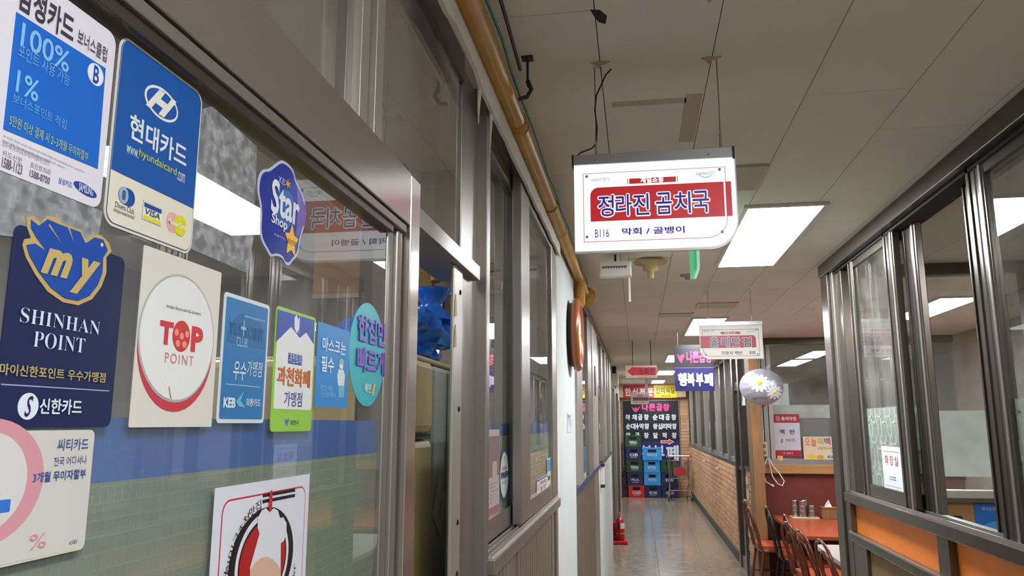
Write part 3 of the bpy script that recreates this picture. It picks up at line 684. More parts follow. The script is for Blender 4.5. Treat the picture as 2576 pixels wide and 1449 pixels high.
def hang(name, x, y, z0, z1, lab, m=None): 
    t = thing(name, lab, 'wire', (x, y, z0)); obj('strand', MB().tube([(0, 0, .03), (.001, 0, (z1 - z0) * .5), (0, 0, z1 - z0)], .0014, 6), m or M['wire'], t); obj('hook', MB().tube([(0, 0, 0), (0, 0, .04)], .003, 8), M['alu'], t); return t
xl = at(1499, 385, 'y', SY).x; xr = at(1814, 368, 'y', SY).x; zt = at(1499, 389, 'y', SY).z
hang('hanging_wire', xl, SY + .01, zt, HC, 'thin steel wire holding the cable end of the lit sign'); hang('hanging_wire', xr, SY + .01, zt + .001, HC, 'dusty cord holding the lit sign beside its rounded corner', mat('dusty_cord', (120, 108, 92), .9))
zc = zt - 0.0
tag(obj('power_cable', MB().tube([(at(1446, 389, 'y', SY).x, SY + .012, zc), (at(1460, 378, 'y', SY).x, SY + .012, zc + .012), (at(1488, 368, 'y', SY).x, SY + .012, zc + .022), (xl + .001, SY + .01, zc + .035), (xl + .004, SY + .01, zc + .08), (xl - .001, SY + .01, zc + .13), (xl + .004, SY + .01, zc + .17), (xl + .03, SY + .02, HC - .02), (xl + .045, SY + .03, HC)], .0022, 6), M['black']), 'black power cable climbing from the lit sign to the ceiling', 'cable')

SY2 = 5.6
s2 = Card('hanging_sign', 'unlit white hanging shop sign with dull red band in front of the balloon', 'sign', 'F', SY2, at(1762, 904, 'y', SY2).x, at(1762, 904, 'y', SY2).z)
W2 = s2.p(1919, 860)[0]; H2 = s2.p(1762, 820)[1]; wh2 = ink((226, 221, 210)); red2 = ink((176, 48, 62)); gr2 = ink((96, 92, 110))
s2.poly('plate', rr(0, 0, W2, H2, (.07, 0, 0, 0), 8), wh2, -.02, 0); obj('top_bar', MB().box(-.003, W2 + .003, H2, H2 + .027, -.03, .006, bev=.001), M['alu'], s2.o)
q0 = s2.p(1769, 897); q1 = s2.p(1908, 827); s2.poly('border_line', rr(q0[0], q0[1], q1[0], q1[1], (.055, 0, 0, 0), 8), ink((120, 110, 104)), 0, .0006); s2.poly('border_fill', rr(q0[0] + .003, q0[1] + .003, q1[0] - .003, q1[1] - .003, (.052, 0, 0, 0), 8), wh2, .0006, .001)
q0 = s2.p(1763, 876); q1 = s2.p(1901, 843); s2.poly('red_band', rr(q0[0], q0[1], q1[0], q1[1], (0, 0, .025, 0), 6), red2, .001, .0015)
q0 = s2.p(1813, 841); q1 = s2.p(1862, 834); s2.poly('red_tag', rr(*q0, *q1, 0), red2, .001, .0015)
for ch, ua, ub in (('올', 1787, 1806), ('레', 1815, 1834), ('맛', 1842, 1861), ('집', 1869, 1889)):
    xa, ya = s2.p(ua, 873); xb, yb = s2.p(ub, 848); s2.text(ch, (xa - .004, ya - .004, xb + .004, yb + .004), ink((205, 200, 196)), .002, bold=.07); s2.text(ch, (xa, ya, xb, yb), ink((74, 72, 96)), .0026, bold=.03)
s2.tpx('가정식 백반', (1814, 893), (1868, 883), ink((70, 66, 64)), .0016, bold=.03); s2.tpx('B105', (1886, 891), (1900, 883), ink((70, 66, 120)), .0016, bold=.03)
s2.tpx('제일쇼핑', (1822, 840), (1850, 835), ink((226, 210, 206)), .002, bold=.02); s2.tpx('NEXT경기', (1776, 836), (1797, 830), ink((110, 140, 160)), .0016); s2.tpx('iam과천', (1881, 836), (1900, 829), ink((110, 160, 160)), .0016)
for (u, v) in ((1773, 832), (1903, 829), (1776, 893), (1906, 891)): chrome_bolt(s2, u, v, .001, .006)
for u, lab in ((1783, 'steel wire holding the rounded corner of the unlit sign'), (1891, 'steel wire holding the unlit sign on the balloon side')):
    hang('hanging_wire', at(u, 812, 'y', SY2).x, SY2 + .01, s2.oz + H2 + .027, HC, lab)
# small far sign
SY3 = 17.0
s3 = Card('hanging_sign', 'small far hanging sign with dark red band before the end wall', 'sign', 'F', SY3, at(1587, 1017, 'y', SY3).x, at(1587, 1017, 'y', SY3).z)
W3 = s3.p(1633, 1000)[0]; H3 = s3.p(1600, 988)[1]; s3.poly('plate', rr(0, 0, W3, H3, (0, .06, 0, 0), 6), ink((214, 196, 184)), -.03, 0); q0 = s3.p(1592, 1008); q1 = s3.p(1632, 999); s3.poly('red_band', rr(*q0, *q1, 0), ink((128, 44, 54)), 0, .003); q0 = s3.p(1602, 997); q1 = s3.p(1616, 995); s3.poly('red_tag', rr(*q0, *q1, 0), ink((128, 44, 54)), 0, .003)
s3.tpx('가정식 백반', (1594, 1014), (1622, 1010), ink((90, 80, 80)), .002); obj('hanger', MB().box(W3 * .8, W3 * .8 + .06, H3, HC - s3.oz, -.03, -.01), M['white'], s3.o); obj('top_bar', MB().box(-.003, W3 + .003, H3 - .03, H3, -.035, .006), M['alu_light'], s3.o)
# black and blue hanging board
SY4 = 8.0
s4 = Card('hanging_board', 'hanging board half black with pink letters and half navy with white letters', 'sign', 'F', SY4, at(1699, 984, 'y', SY4).x, at(1699, 984, 'y', SY4).z)
W4 = s4.p(1797, 950)[0]; H4 = s4.p(1699, 868)[1]; mid = s4.p(1699, 925)[1]
s4.poly('upper_panel', rr(0, mid, W4, H4, 0), ink((38, 34, 42), .3), -.02, 0); s4.poly('lower_panel', rr(0, 0, W4, mid - .004, 0), ink((34, 30, 88), .3), -.02, 0); s4.poly('divider', rr(0, mid - .004, W4, mid, 0), ink((120, 116, 130)), -.02, .001)
s4.tpx('나쁜곱창', (1727, 914), (1790, 882), ink((176, 62, 104)), .002, bold=.06)
vv = [(1703, 890), (1711, 896), (1718, 890), (1722, 895), (1714, 915), (1706, 903)]; s4.px('emblem', vv, ink((150, 52, 88)), 0, .002)
for ch, ua, ub in (('행', 1706, 1727), ('복', 1729, 1747), ('부', 1751, 1769), ('페', 1772, 1793)): s4.tpx(ch, (ua, 972), (ub, 938), ink((200, 200, 222)), .002, bold=.07)
for x in (.04, W4 - .04): obj('hanging_chain', MB().tube([(x, H4, -.01), (x, HC - s4.oz, -.01)], .003, 6), M['wire'], s4.o)
# red arrow sign
SY5 = 9.0
s5 = Card('arrow_sign', 'translucent board with red left arrow and Korean lettering hung from ceiling', 'sign', 'F', SY5, at(1574, 951, 'y', SY5).x, at(1574, 951, 'y', SY5).z)
q0 = s5.p(1574, 951); q1 = s5.p(1652, 919); s5.poly('plate', rr(*q0, *q1, 0), ink((196, 166, 146)), -.012, 0)
s5.px('arrow', [(1578, 934), (1593, 921), (1593, 924), (1651, 924), (1651, 944), (1593, 944), (1593, 947)], ink((178, 44, 52)), 0, .002)
s5.tpx('소화전', (1607, 943), (1646, 926), ink((58, 26, 32)), .003, bold=.02); s5.tpx('EXTINGUISHER BOX', (1606, 950), (1648, 946), ink((150, 90, 84)), .002)
for u in (1592, 1638): obj('hanging_chain', MB().tube([(s5.p(u, 919)[0], q1[1], -.006), (s5.p(u, 919)[0], HC - s5.oz, -.006)], .004, 6), M['gap'], s5.o)
# green exit sign edge
t = thing('exit_sign', 'green edged exit sign seen end on below the lit shop sign', 'sign', (.262, 3.35, 2.36))
obj('plate', MB().prism(rr(0, 0, .26, .20, (.03, .02, 0, 0), 4), 0, .012), mat('green_lit', (60, 190, 130), .3, emit=.55), t).matrix_local = Matrix(((0, 0, 1, 0), (1, 0, 0, 0), (0, 1, 0, 0), (0, 0, 0, 1)))
obj('pale_face', MB().prism(rr(.0, .002, .26, .20, (.03, .02, 0, 0), 4), 0, .012), mat('pale_lit', (190, 235, 215), .3, emit=.5), t).matrix_local = Matrix(((0, 0, 1, .012), (1, 0, 0, .0), (0, 1, 0, 0), (0, 0, 0, 1)))
obj('rod', MB().tube([(.012, .13, .2), (.012, .13, .29)], .004, 6), M['wire'], t)

# ================================================================== STICKERS ON THE NEAR DOOR GLASS
XS = XG + .0003
T = .0006                       # sticker thickness
def sticker(label, name='glass_sticker', val=None, ox=0., oz=0., side='L', cat='sticker', group=None):
    return Card(name, label, cat, side, XS if val is None else val, ox, oz, group=group)
def stext(c, body, lb, rt, col, z=.0012, **k): return c.tpx(body, lb, rt, ink(col), z, **k)
# --- white and blue bonus club sticker
c = sticker('white sticker with bright blue panel reading 100% and 1%', ox=.333, oz=1.836)
c.poly('card', rr(0, 0, .0978, .121, .008), ink((214, 210, 218)), 0, T)
c.px('blue_panel', [(38, 30), (263, 172), (243, 425), (5, 325)], ink((0, 96, 190)), T, T + .0003)
stext(c, '삼성카드', (38, 18), (186, 44), (52, 50, 58), bold=.02); stext(c, '보너스클럽', (190, 108), (267, 122), (60, 58, 66))
lb_ = (122, 180, 226)
stext(c, '100%', (46, 112), (173, 133), lb_, bold=.012); stext(c, '포인트 사용 가능', (40, 142), (173, 186), (104, 164, 214)); stext(c, '1%', (34, 230), (96, 206), lb_, bold=.012); stext(c, '보너스포인트 적립', (27, 258), (164, 303), (104, 164, 214))
stext(c, '5만원 이상 결제 시 2~3개월 무이자할부', (18, 314), (219, 384), (176, 190, 120))
cx, cy = c.p(237, 188); c.poly('badge', ell(cx, cy, .0072), ink((224, 224, 236)), T + .0003, T + .0006); stext(c, 'B', (228, 205), (246, 172), (0, 70, 150), z=.0016, bold=.01)
for k, (u0, v0, u1, v1) in enumerate(((4, 340, 210, 432), (2, 352, 160, 420), (2, 363, 122, 405))): stext(c, '포인트 사용 가능 보너스포인트 적립 무이자할부 카드 신한카드', (u0, v0 + 4), (u1, v1), (110, 106, 116), z=.0009)
stext(c, '카드신한', (2, 392), (53, 398), (120, 116, 124), z=.0009); stext(c, '1588-1123', (0, 420), (54, 416), (96, 92, 100), z=.0009, bold=.02); stext(c, '포인트지회', (72, 420), (124, 428), (120, 116, 124), z=.0009); stext(c, '1588-8700', (70, 444), (123, 447), (96, 92, 100), z=.0009, bold=.02)
stext(c, '삼성카드', (143, 460), (179, 459), (96, 130, 196), z=.0009, bold=.02)
cx, cy = c.p(212, 477); c.poly('oval_emblem', [(cx + x * math.cos(-.12) - y * math.sin(-.12), cy + x * math.sin(-.12) + y * math.cos(-.12)) for x, y in ell(0, 0, .0105, .0033)], ink((16, 64, 150)), T, T + .0003); stext(c, 'SAMSUNG', (193, 479), (231, 474), (200, 206, 226), z=.0013, bold=.02)
# --- navy / cream card sticker with oval H emblem
c = sticker('blue and cream sticker with slanted H oval emblem and card logos', ox=.4345, oz=1.8285)
Wc, Hc = .1010, .1330
c.poly('card', rr(0, 0, Wc, Hc, .010, 7), ink((206, 204, 190)), 0, T)
c.poly('border_line', rr(.0018, .0018, Wc - .0018, Hc - .0018, .0085, 7), ink((36, 66, 116)), T, T + .0002); c.poly('cream_panel', rr(.0024, .0024, Wc - .0024, Hc - .0024, .0080, 7), ink((218, 212, 192)), T + .0002, T + .0004)
yb = c.p(390, 480)[1]; c.poly('blue_panel', rr(.0024, yb, Wc - .0024, Hc - .0024, (0, 0, .008, .008), 7), ink((0, 78, 156)), T + .0004, T + .0007)
cx, cy = c.p(403, 262); tl = 0.
c.poly('oval_emblem', ell(cx, cy, .0202, .0118), ink((222, 220, 208)), T + .0007, T + .0009); em = c.poly('oval_field', ell(cx, cy, .0182, .0098), ink((0, 78, 156)), T + .0009, T + .0011)
hp = [(-.0125, -.0085), (-.0062, .0092), (-.001, .0092), (-.0028, .0028), (.0042, .0022), (.0062, .0092), (.0108, .0085), (.0050, -.0092), (-.0002, -.0092), (.0016, -.0030), (-.0056, -.0024), (-.0078, -.0092)]
c.poly('slanted_h', [(cx + x * 1.25 + y * .35, cy + y) for x, y in hp], ink((222, 220, 208)), T + .0011, T + .0013)
stext(c, '현대카드', (318, 345), (467, 370), (214, 218, 214), z=T + .0010, bold=.02); stext(c, 'www.', (312, 383), (344, 380), (206, 214, 214), z=T + .001); stext(c, 'hyundaicard', (344, 398), (440, 424), (196, 204, 40), z=T + .001, bold=.0); stext(c, '.com', (440, 452), (461, 440), (206, 214, 214), z=T + .001)
cx, cy = c.p(315, 495); c.poly('round_logo', rr(cx - .0085, cy - .006, cx + .0085, cy + .006, .0059, 8), ink((0, 70, 140)), T + .0004, T + .0007); c.poly('round_logo_inner', ell(cx - .0035, cy, .0048, .0058), ink((150, 170, 190)), T + .0007, T + .0009); c.poly('round_logo_bar', rr(cx - .0052, cy - .0034, cx - .0018, cy + .0034, .0015), ink((60, 86, 130)), T + .0009, T + .0011)
stext(c, 'Diners Club', (285, 520), (334, 526), (70, 76, 84), z=T + .0007); stext(c, 'International', (281, 531), (335, 543), (70, 76, 84), z=T + .0007, shear=.2)
a = c.p(353, 551); b = c.p(405, 526); c.poly('blue_yellow_logo', rr(a[0], a[1], b[0], b[1], 0), ink((70, 80, 90)), T + .0004, T + .0005); c.poly('logo_field', rr(a[0] + .0003, a[1] + .0003, b[0] - .0003, b[1] - .0003, 0), ink((226, 224, 212)), T + .0005, T + .0007)
hh = b[1] - a[1]; c.poly('blue_stripe', rr(a[0] + .001, b[1] - hh * .3, b[0] - .001, b[1] - hh * .07, 0), ink((22, 66, 140)), T + .0007, T + .0009); c.poly('yellow_stripe', rr(a[0] + .001, a[1] + hh * .07, b[0] - .001, a[1] + hh * .27, 0), ink((214, 206, 24)), T + .0007, T + .0009)
c.text('VISA', (a[0] + .0025, a[1] + hh * .32, b[0] - .0025, a[1] + hh * .66), ink((40, 62, 100)), T + .0009, bold=.02, shear=.2)
cx, cy = c.p(440, 564); c.poly('pink_disc', ell(cx - .0048, cy, .0078), ink((220, 164, 158)), T + .0004, T + .0007); c.poly('yellow_disc', ell(cx + .0048, cy, .0078), ink((212, 204, 26)), T + .0007, T + .0009); c.text('MasterCard', (cx - .0112, cy - .002, cx + .0118, cy + .002), ink((232, 228, 214)), T + .0011, bold=.02)
# --- navy point sticker with bird
c = sticker('dark navy sticker with gold edged blue bird and serif lettering', ox=.365, oz=1.698)
c.poly('card', rr(0, 0, .0945, .112, .005), ink((8, 26, 72)), 0, T)
def tr(pts, s=.3865, ou=0, ov=520): return [(ou + x * s, ov + y * s) for x, y in pts]
gold = [(165, 70), (210, 60), (255, 105), (300, 60), (360, 70), (392, 105), (455, 130), (520, 150), (545, 215), (600, 178), (650, 186), (700, 235), (718, 290), (684, 330), (684, 430), (652, 520), (590, 602), (500, 642), (400, 622), (300, 552), (220, 442), (160, 332), (138, 250), (150, 212), (192, 205), (166, 130)]
c.px('bird_outline', tr(gold), ink((186, 158, 96)), T, T + .0004)
inn = [(190, 85), (240, 125), (298, 82), (380, 118), (510, 165), (545, 240), (605, 200), (660, 215), (690, 285), (660, 330), (655, 430), (625, 510), (570, 580), (495, 612), (410, 596), (320, 528), (240, 425), (180, 320), (160, 250), (215, 240), (290, 290), (225, 200), (190, 140)]
c.px('bird_body', tr(inn), ink((0, 66, 156)), T + .0004, T + .0008)
for a_, b_ in (((300, 120), (390, 245)), ((425, 130), (465, 230))):
    c.px('feather_line', tr([(a_[0], a_[1]), (a_[0] + 10, a_[1] - 4), b_]), ink((186, 158, 96)), T + .0008, T + .001)
ex, ey = c.p(*tr([(650, 248)])[0]); c.poly('bird_eye', ell(ex, ey, .0012), ink((220, 200, 140)), T + .0008, T + .001)
stext(c, 'm', (95, 685), (178, 640), (190, 162, 98), z=T + .0012, bold=.05, shear=.35); stext(c, 'y', (168, 735), (247, 662), (190, 162, 98), z=T + .0012, bold=.05, shear=.35)
stext(c, '𝐒𝐇𝐈𝐍𝐇𝐀𝐍', (45, 810), (249, 810), (206, 212, 226), bold=-.012); stext(c, '𝐏𝐎𝐈𝐍𝐓', (78, 872), (211, 852), (206, 212, 226), bold=-.012)
stext(c, '마이신한포인트 우수가맹점', (-8, 943), (262, 938), (176, 156, 104), bold=.03)
a = c.p(0, 966); b = c.p(257, 984); c.poly('rule', rr(.003, b[1], .090, b[1] + .0007, 0), ink((150, 160, 190)), T, T + .0003)
ex, ey = c.p(68, 1022); c.poly('round_emblem', ell(ex, ey, .0075), ink((214, 220, 230)), T, T + .0003); c.text('S', (ex - .0028, ey - .0058, ex + .0028, ey + .0058), ink((8, 26, 72)), T + .0006, bold=.01, shear=.3)
stext(c, '신한카드', (93, 1042), (203, 1006), (214, 220, 230), bold=.03)
# --- white TOP sticker
c = sticker('white paper sticker with round speech bubble reading TOP', ox=.4785, oz=1.6975)
c.poly('card', rr(0, 0, .103, .1265, .001, 2), ink((212, 206, 194)), 0, T)
cx, cy = c.p(447, 852); rx = .0485
c.poly('red_crescent', ell(cx, cy - .006, rx * .99, .0485, 40), ink((190, 52, 66)), T, T + .0002)
c.poly('grey_ring', ell(cx, cy + .0005, rx, .048, 40), ink((168, 168, 168)), T + .0002, T + .0004); c.poly('bubble', ell(cx, cy + .0005, rx - .0018, .0462, 40), ink((222, 220, 216)), T + .0004, T + .0007)
c.px('bubble_tail', [(400, 950), (446, 950), (434, 978), (424, 1002)], ink((222, 220, 216)), T + .0004, T + .0008); c.px('tail_line', [(419, 974), (424, 1003), (427, 1003), (421, 972)], ink((150, 120, 124)), T + .0008, T + .001)
stext(c, 'top.bccard.com', (413, 775), (500, 786), (60, 60, 62), z=T + .001)
stext(c, 'T', (394, 864), (433, 812), (200, 40, 50), z=T + .001, bold=.05); stext(c, 'P', (474, 884), (508, 826), (200, 40, 50), z=T + .001, bold=.05)
ox_, oy_ = c.p(452, 846); c.poly('red_ball', ell(ox_, oy_, .0112, .0118), ink((192, 44, 40)), T + .0007, T + .001)
for k in range(5):
    aa = PI / 2 + k * 2 * PI / 5 if k else 0; d = 0 if k == 0 else .0072
    c.poly('ball_spot', ell(ox_ + d * math.cos(aa), oy_ + d * math.sin(aa), .0026), ink((226, 140, 120)), T + .001, T + .0012)
stext(c, 'POINT', (409, 912), (483, 897), (196, 110, 120), z=T + .001, spacing=1.25)
# --- blue club sticker
c = sticker('narrow blue sticker with white border and handwritten style lettering', ox=.5885, oz=1.7005)
Wc, Hc = .081, .109
c.poly('card', rr(0, 0, Wc, Hc, .004), ink((206, 212, 218)), 0, T); c.poly('blue_panel', rr(.0035, .0035, Wc - .0035, Hc - .0035, .002), ink((20, 110, 168)), T, T + .0003)
c.poly('dark_arc', ell(Wc * .52, Hc * .62, Wc * .42, Hc * .26, 20, 0, 180), ink((14, 98, 152)), T + .0003, T + .0005)
stext(c, 'www.yespoint.com', (612, 800), (664, 805), (180, 206, 226)); stext(c, 'YES', (573, 840), (606, 815), (6, 82, 140), z=.0013, bold=.02); stext(c, 'POINT', (614, 852), (661, 830), (6, 82, 140), z=.0013, bold=.02); stext(c, '+', (602, 845), (617, 808), (140, 190, 216), z=.0014); stext(c, 'CLUB', (591, 870), (620, 852), (150, 190, 214))
stext(c, '우수', (582, 955), (617, 912), (206, 216, 220), bold=.01, shear=.15); stext(c, '가맹점', (617, 945), (658, 912), (206, 216, 220), shear=.15); c.poly('rule', rr(.010, c.p(600, 970)[1], Wc - .011, c.p(600, 970)[1] + .0006, 0), ink((170, 200, 220)), T + .0003, T + .0005)
stext(c, 'KEB', (558, 1025), (590, 1001), (214, 222, 228), bold=.04); stext(c, '외환카드', (615, 1022), (653, 1004), (206, 216, 224), bold=.02); c.px('wing_emblem', [(592, 1010), (610, 985), (602, 1008), (614, 1025), (598, 1022)], ink((90, 180, 196)), T + .0003, T + .0005)
# --- green bordered city money sticker
c = sticker('lime green edged white sticker with orange lettering and blue peak', ox=.6835, oz=1.6925)
Wc, Hc = .0925, .1195
c.poly('card', rr(0, 0, Wc, Hc, .005), ink((146, 196, 62)), 0, T); zt_ = c.p(730, 1030)[1]; c.poly('white_panel', rr(.004, zt_, Wc - .003, Hc - .003, .003), ink((224, 224, 222)), T, T + .0003)
c.px('blue_peak', [(697, 778), (789, 806), (787, 866), (768, 836), (752, 850), (730, 822), (692, 860)], ink((30, 70, 162)), T + .0003, T + .0005)
ex, ey = c.p(744, 818); c.poly('ribbon_emblem', [(ex + x, ey + y) for x, y in ((-.006, .007), (-.002, .010), (.003, .006), (.006, .009), (.006, -.003), (.001, -.008), (-.005, -.004))], ink((214, 220, 234)), T + .0005, T + .0007); stext(c, '과천시', (736, 836), (751, 834), (190, 200, 224))
a = c.p(722, 914); b = c.p(758, 894); c.poly('blue_tag', rr(a[0], a[1], b[0], b[1], .001), ink((24, 66, 146)), T + .0003, T + .0005); stext(c, '과천토리', (724, 912), (756, 893), (220, 224, 234))
stext(c, '과천화폐', (693, 968), (778, 932), (216, 118, 46), bold=.03); stext(c, '가맹점', (711, 1022), (758, 988), (34, 62, 140), bold=.01)
stext(c, '과천시', (727, 1070), (749, 1057), (36, 66, 60), bold=.01); c.px('leaf_emblem', [(715, 1053), (719, 1058), (724, 1052), (725, 1058), (720, 1071), (716, 1066)], ink((40, 110, 190)), T, T + .0003)
# --- blue mask notice
c = sticker('sky blue notice sticker with a small masked person in white coat', ox=.7825, oz=1.718)
c.poly('card', rr(0, 0, .0940, .0915, .003), ink((0, 132, 206)), 0, T)
stext(c, '마스크는', (808, 882), (868, 862), (222, 234, 240), bold=.02); stext(c, '필수', (805, 934), (838, 900), (222, 234, 240), bold=.02)
for k in range(2): stext(c, ('마스크는 19 필수', '마스크는 필수 이용 가능')[k], (804, 982 + k * 16), (835 + k * 8, 970 + k * 17), (150, 200, 232))
c.px('coat', [(851, 928), (862, 930), (866, 945), (864, 970), (849, 970), (847, 945)], ink((222, 224, 226)), T, T + .0003); c.px('trousers', [(850, 970), (864, 970), (863, 1000), (857, 1000), (857, 980), (856, 1000), (851, 1000)], ink((110, 180, 196)), T, T + .0003)
ex, ey = c.p(857, 917); c.poly('head', ell(ex, ey, .0068, .0062), ink((196, 170, 150)), T, T + .0003); c.poly('cap', ell(ex, ey + .0022, .0072, .0048, 14, 0, 180), ink((120, 190, 196)), T + .0003, T + .0005); c.poly('mask', rr(ex - .005, ey - .005, ex + .005, ey, .0015), ink((226, 230, 232)), T + .0003, T + .0005)
# --- turquoise oval
c = sticker('turquoise oval sticker with purple lettering near the door stile', ox=.876, oz=1.7215)
cx, cy = .0655, .066; c.poly('card', ell(cx, cy, .0655, .066, 44), ink((30, 176, 190)), 0, T)
pur = (118, 92, 196)
stext(c, '한집만', (896, 856), (969, 815), pur, bold=.06); stext(c, '빠르게', (893, 934), (967, 888), pur, bold=.06); stext(c, '배민', (914, 988), (932, 966), (214, 238, 238), bold=.04); stext(c, '1', (932, 994), (943, 966), (226, 180, 60), bold=.05, shear=.2)
# --- star sticker
c = sticker('glossy blue star shaped shop sticker with a yellow star', ox=.634, oz=1.855)
so = [(330, 55), (420, 105), (490, 200), (515, 330), (600, 480), (640, 650), (640, 800), (610, 940), (570, 1050), (550, 1250), (470, 1340), (430, 1395), (385, 1380), (350, 1290), (250, 1260), (200, 1290), (150, 1200), (80, 1080), (60, 930), (75, 780), (70, 620), (35, 480), (35, 350), (60, 230), (110, 175), (170, 180), (250, 120)]
def sm(pts, k=2):
    for _ in range(k):
        q = []
        for i in range(len(pts)):
            a, b = pts[i], pts[(i + 1) % len(pts)]; q += [(a[0] * .75 + b[0] * .25, a[1] * .75 + b[1] * .25), (a[0] * .25 + b[0] * .75, a[1] * .25 + b[1] * .75)]
        pts = q
    return pts
sp = [(640 + x * .2, 390 + y * .2) for x, y in so]; mx_ = (707, 533)
gl_ = mat('glossy_blue', (20, 48, 150), .15); 
c.px('edge', sm(sp), ink((190, 190, 216)), 0, T); c.px('body', sm([(mx_[0] + (x - mx_[0]) * .93, mx_[1] + (y - mx_[1]) * .94) for x, y in sp]), gl_, T, T + .0004)
c.px('purple_flank', [(745, 470), (766, 520), (766, 560), (752, 585), (742, 600), (745, 540)], mat('glossy_violet', (104, 100, 176), .15), T + .0004, T + .0006)
c.px('light_centre', sm([(705, 470), (735, 490), (745, 540), (722, 580), (700, 560), (690, 510)]), mat('glossy_azure', (20, 104, 184), .15), T + .0004, T + .0005)
stext(c, 'KB', (699, 459), (713, 452), (190, 200, 226), z=T + .0009); stext(c, '✶', (713, 470), (728, 456), (216, 168, 60), z=T + .0009, bold=.03)
stext(c, 'Star', (677, 532), (752, 492), (226, 228, 232), z=T + .0009, bold=.025); stext(c, 'Shop', (679, 566), (720, 556), (226, 228, 232), z=T + .0009, bold=.02); stext(c, 'KB카드', (687, 592), (715, 600), (190, 200, 226), z=T + .0009)
yx, yy = c.p(730, 607); c.poly('yellow_star', [(yx + (.0175 if k % 2 == 0 else .009) * math.sin(k * PI / 5) * .9, yy + (.0175 if k % 2 == 0 else .009) * math.cos(k * PI / 5)) for k in range(10)], ink((240, 188, 50)), T + .0006, T + .001); stext(c, '포인트', (719, 611), (741, 609), (90, 60, 20), z=T + .0013)
# --- pink ring card sticker
c = sticker('cream sticker with thick pink ring and blue Korean lettering', ox=.35, oz=1.624)
Wc, Hc = .0955, .0722
c.poly('card', rr(0, 0, Wc, Hc, .004), ink((206, 198, 178)), 0, T); c.poly('panel', rr(.001, .0012, Wc - .0015, Hc - .0012, .003), ink((200, 196, 188)), T, T + .0002)
cx, cy = c.p(-40, 1215); rx = c.p(104, 1215)[0] - cx
c.poly('pink_ring', ell(cx, cy, rx, .0335, 40), ink((204, 142, 150)), T + .0002, T + .0004); c.poly('ring_hole', ell(cx, cy, c.p(62, 1215)[0] - cx, .0262, 40), ink((204, 202, 200)), T + .0004, T + .0006)
a = c.p(0, 1290); b = c.p(22, 1255); c.poly('photo_patch', rr(a[0] - .008, a[1], b[0], b[1], .001), ink((40, 110, 190)), T + .0006, T + .0008)
bl_ = (48, 78, 140)
stext(c, '씨티카드', (139, 1135), (220, 1102), bl_, bold=.01); stext(c, '전국 어디서나', (130, 1173), (215, 1145), bl_); stext(c, '3개월 무이자할부', (77, 1216), (213, 1178), bl_, bold=.02); stext(c, '%', (67, 1385), (114, 1338), (206, 140, 150)); stext(c, 'citi', (170, 1370), (190, 1355), bl_, bold=.0)
# --- chef sticker
c = sticker('white square sticker with red line frame, chopsticks and chef hat logo', ox=.594, oz=1.44)
Wc, Hc = .184, .2085
c.poly('card', rr(0, 0, Wc, Hc, .001, 2), ink((212, 212, 220)), 0, T); c.poly('border_line', rr(.012, .01, Wc - .009, Hc - .011, .012), ink((186, 36, 56)), T, T + .0002); c.poly('white_field', rr(.0135, .0115, Wc - .0105, Hc - .0125, .0108), ink((214, 214, 222)), T + .0002, T + .0004)
def CH(x, y): return (500 + x * .18564, 1180 + y * .18564)
k0 = (18, 16, 18)
c.px('chopstick', [CH(852, 345), CH(1290, 262), CH(1292, 305), CH(855, 385)], ink(k0), T + .0004, T + .0006); c.px('chopstick', [CH(850, 418), CH(1290, 335), CH(1288, 378), CH(848, 466)], ink(k0), T + .0004, T + .0006)
c.px('red_pin', [CH(960, 280), CH(976, 310), CH(972, 380), CH(966, 530), CH(940, 590), CH(922, 530), CH(932, 380), CH(940, 310)], ink((196, 28, 40)), T + .0012, T + .0014)
px_, py_ = c.p(*CH(880, 1240)); qx = c.p(*CH(1250, 1240))[0] - px_; qy = c.p(*CH(960, 505))[1] - py_
c.poly('black_oval', ell(px_ - .003, py_, qx + .004, qy, 48), ink(k0), T + .0004, T + .0006); c.poly('white_oval', ell(px_ - .003, py_, qx * .885, qy * .91, 48), ink((214, 214, 222)), T + .0006, T + .0007)
c.poly('dark_oval', ell(px_ - .003, py_, qx * .80, qy * .80, 48), ink(k0), T + .0007, T + .0008); c.poly('red_oval', ell(px_ - .003, py_, qx * .76, qy * .74, 48), ink((170, 20, 26)), T + .0008, T + .0009)
hat = [(940, 590), (990, 530), (1050, 560), (1078, 670), (1120, 650), (1165, 730), (1165, 880), (1130, 970), (1088, 1005), (1085, 1360), (900, 1250), (665, 1360), (800, 880), (775, 790), (780, 660), (830, 560), (890, 530)]
c.px('hat_outline', [CH(920 + (x - 920) * 1.015, 900 + (y - 900) * 1.01) for x, y in hat], ink((50, 44, 46)), T + .0009, T + .001); c.px('chef_hat', [CH(*p) for p in hat], ink((214, 214, 220)), T + .001, T + .0012)
hd = [(670, 1365), (740, 1265), (820, 1205), (895, 1185), (970, 1215), (1040, 1290), (1085, 1370), (1085, 1900), (650, 1900)]
c.px('forehead', [CH(*p) for p in hd], ink((208, 170, 146)), T + .0012, T + .0014)
for ch, x, y, a_ in (('집', 790, 500, 12), ('맛', 705, 580, 18), ('천', 628, 690, 25), ('추', 560, 820, 35), ('국', 490, 955, 50), ('민', 430, 1130, 60), ('한', 388, 1320, 68), ('대', 340, 1490, 74)):
    ex, ey = c.p(*CH(x, y)); c.text(ch, (ex - .0052, ey - .0045, ex + .0052, ey + .0045), ink(k0), T + .0008, rot=R(a_), bold=.0)
ex, ey = c.p(*CH(1275, 1370)); c.text('kr', (ex - .006, ey - .003, ex + .006, ey + .003), ink(k0), T + .0008, rot=R(82))
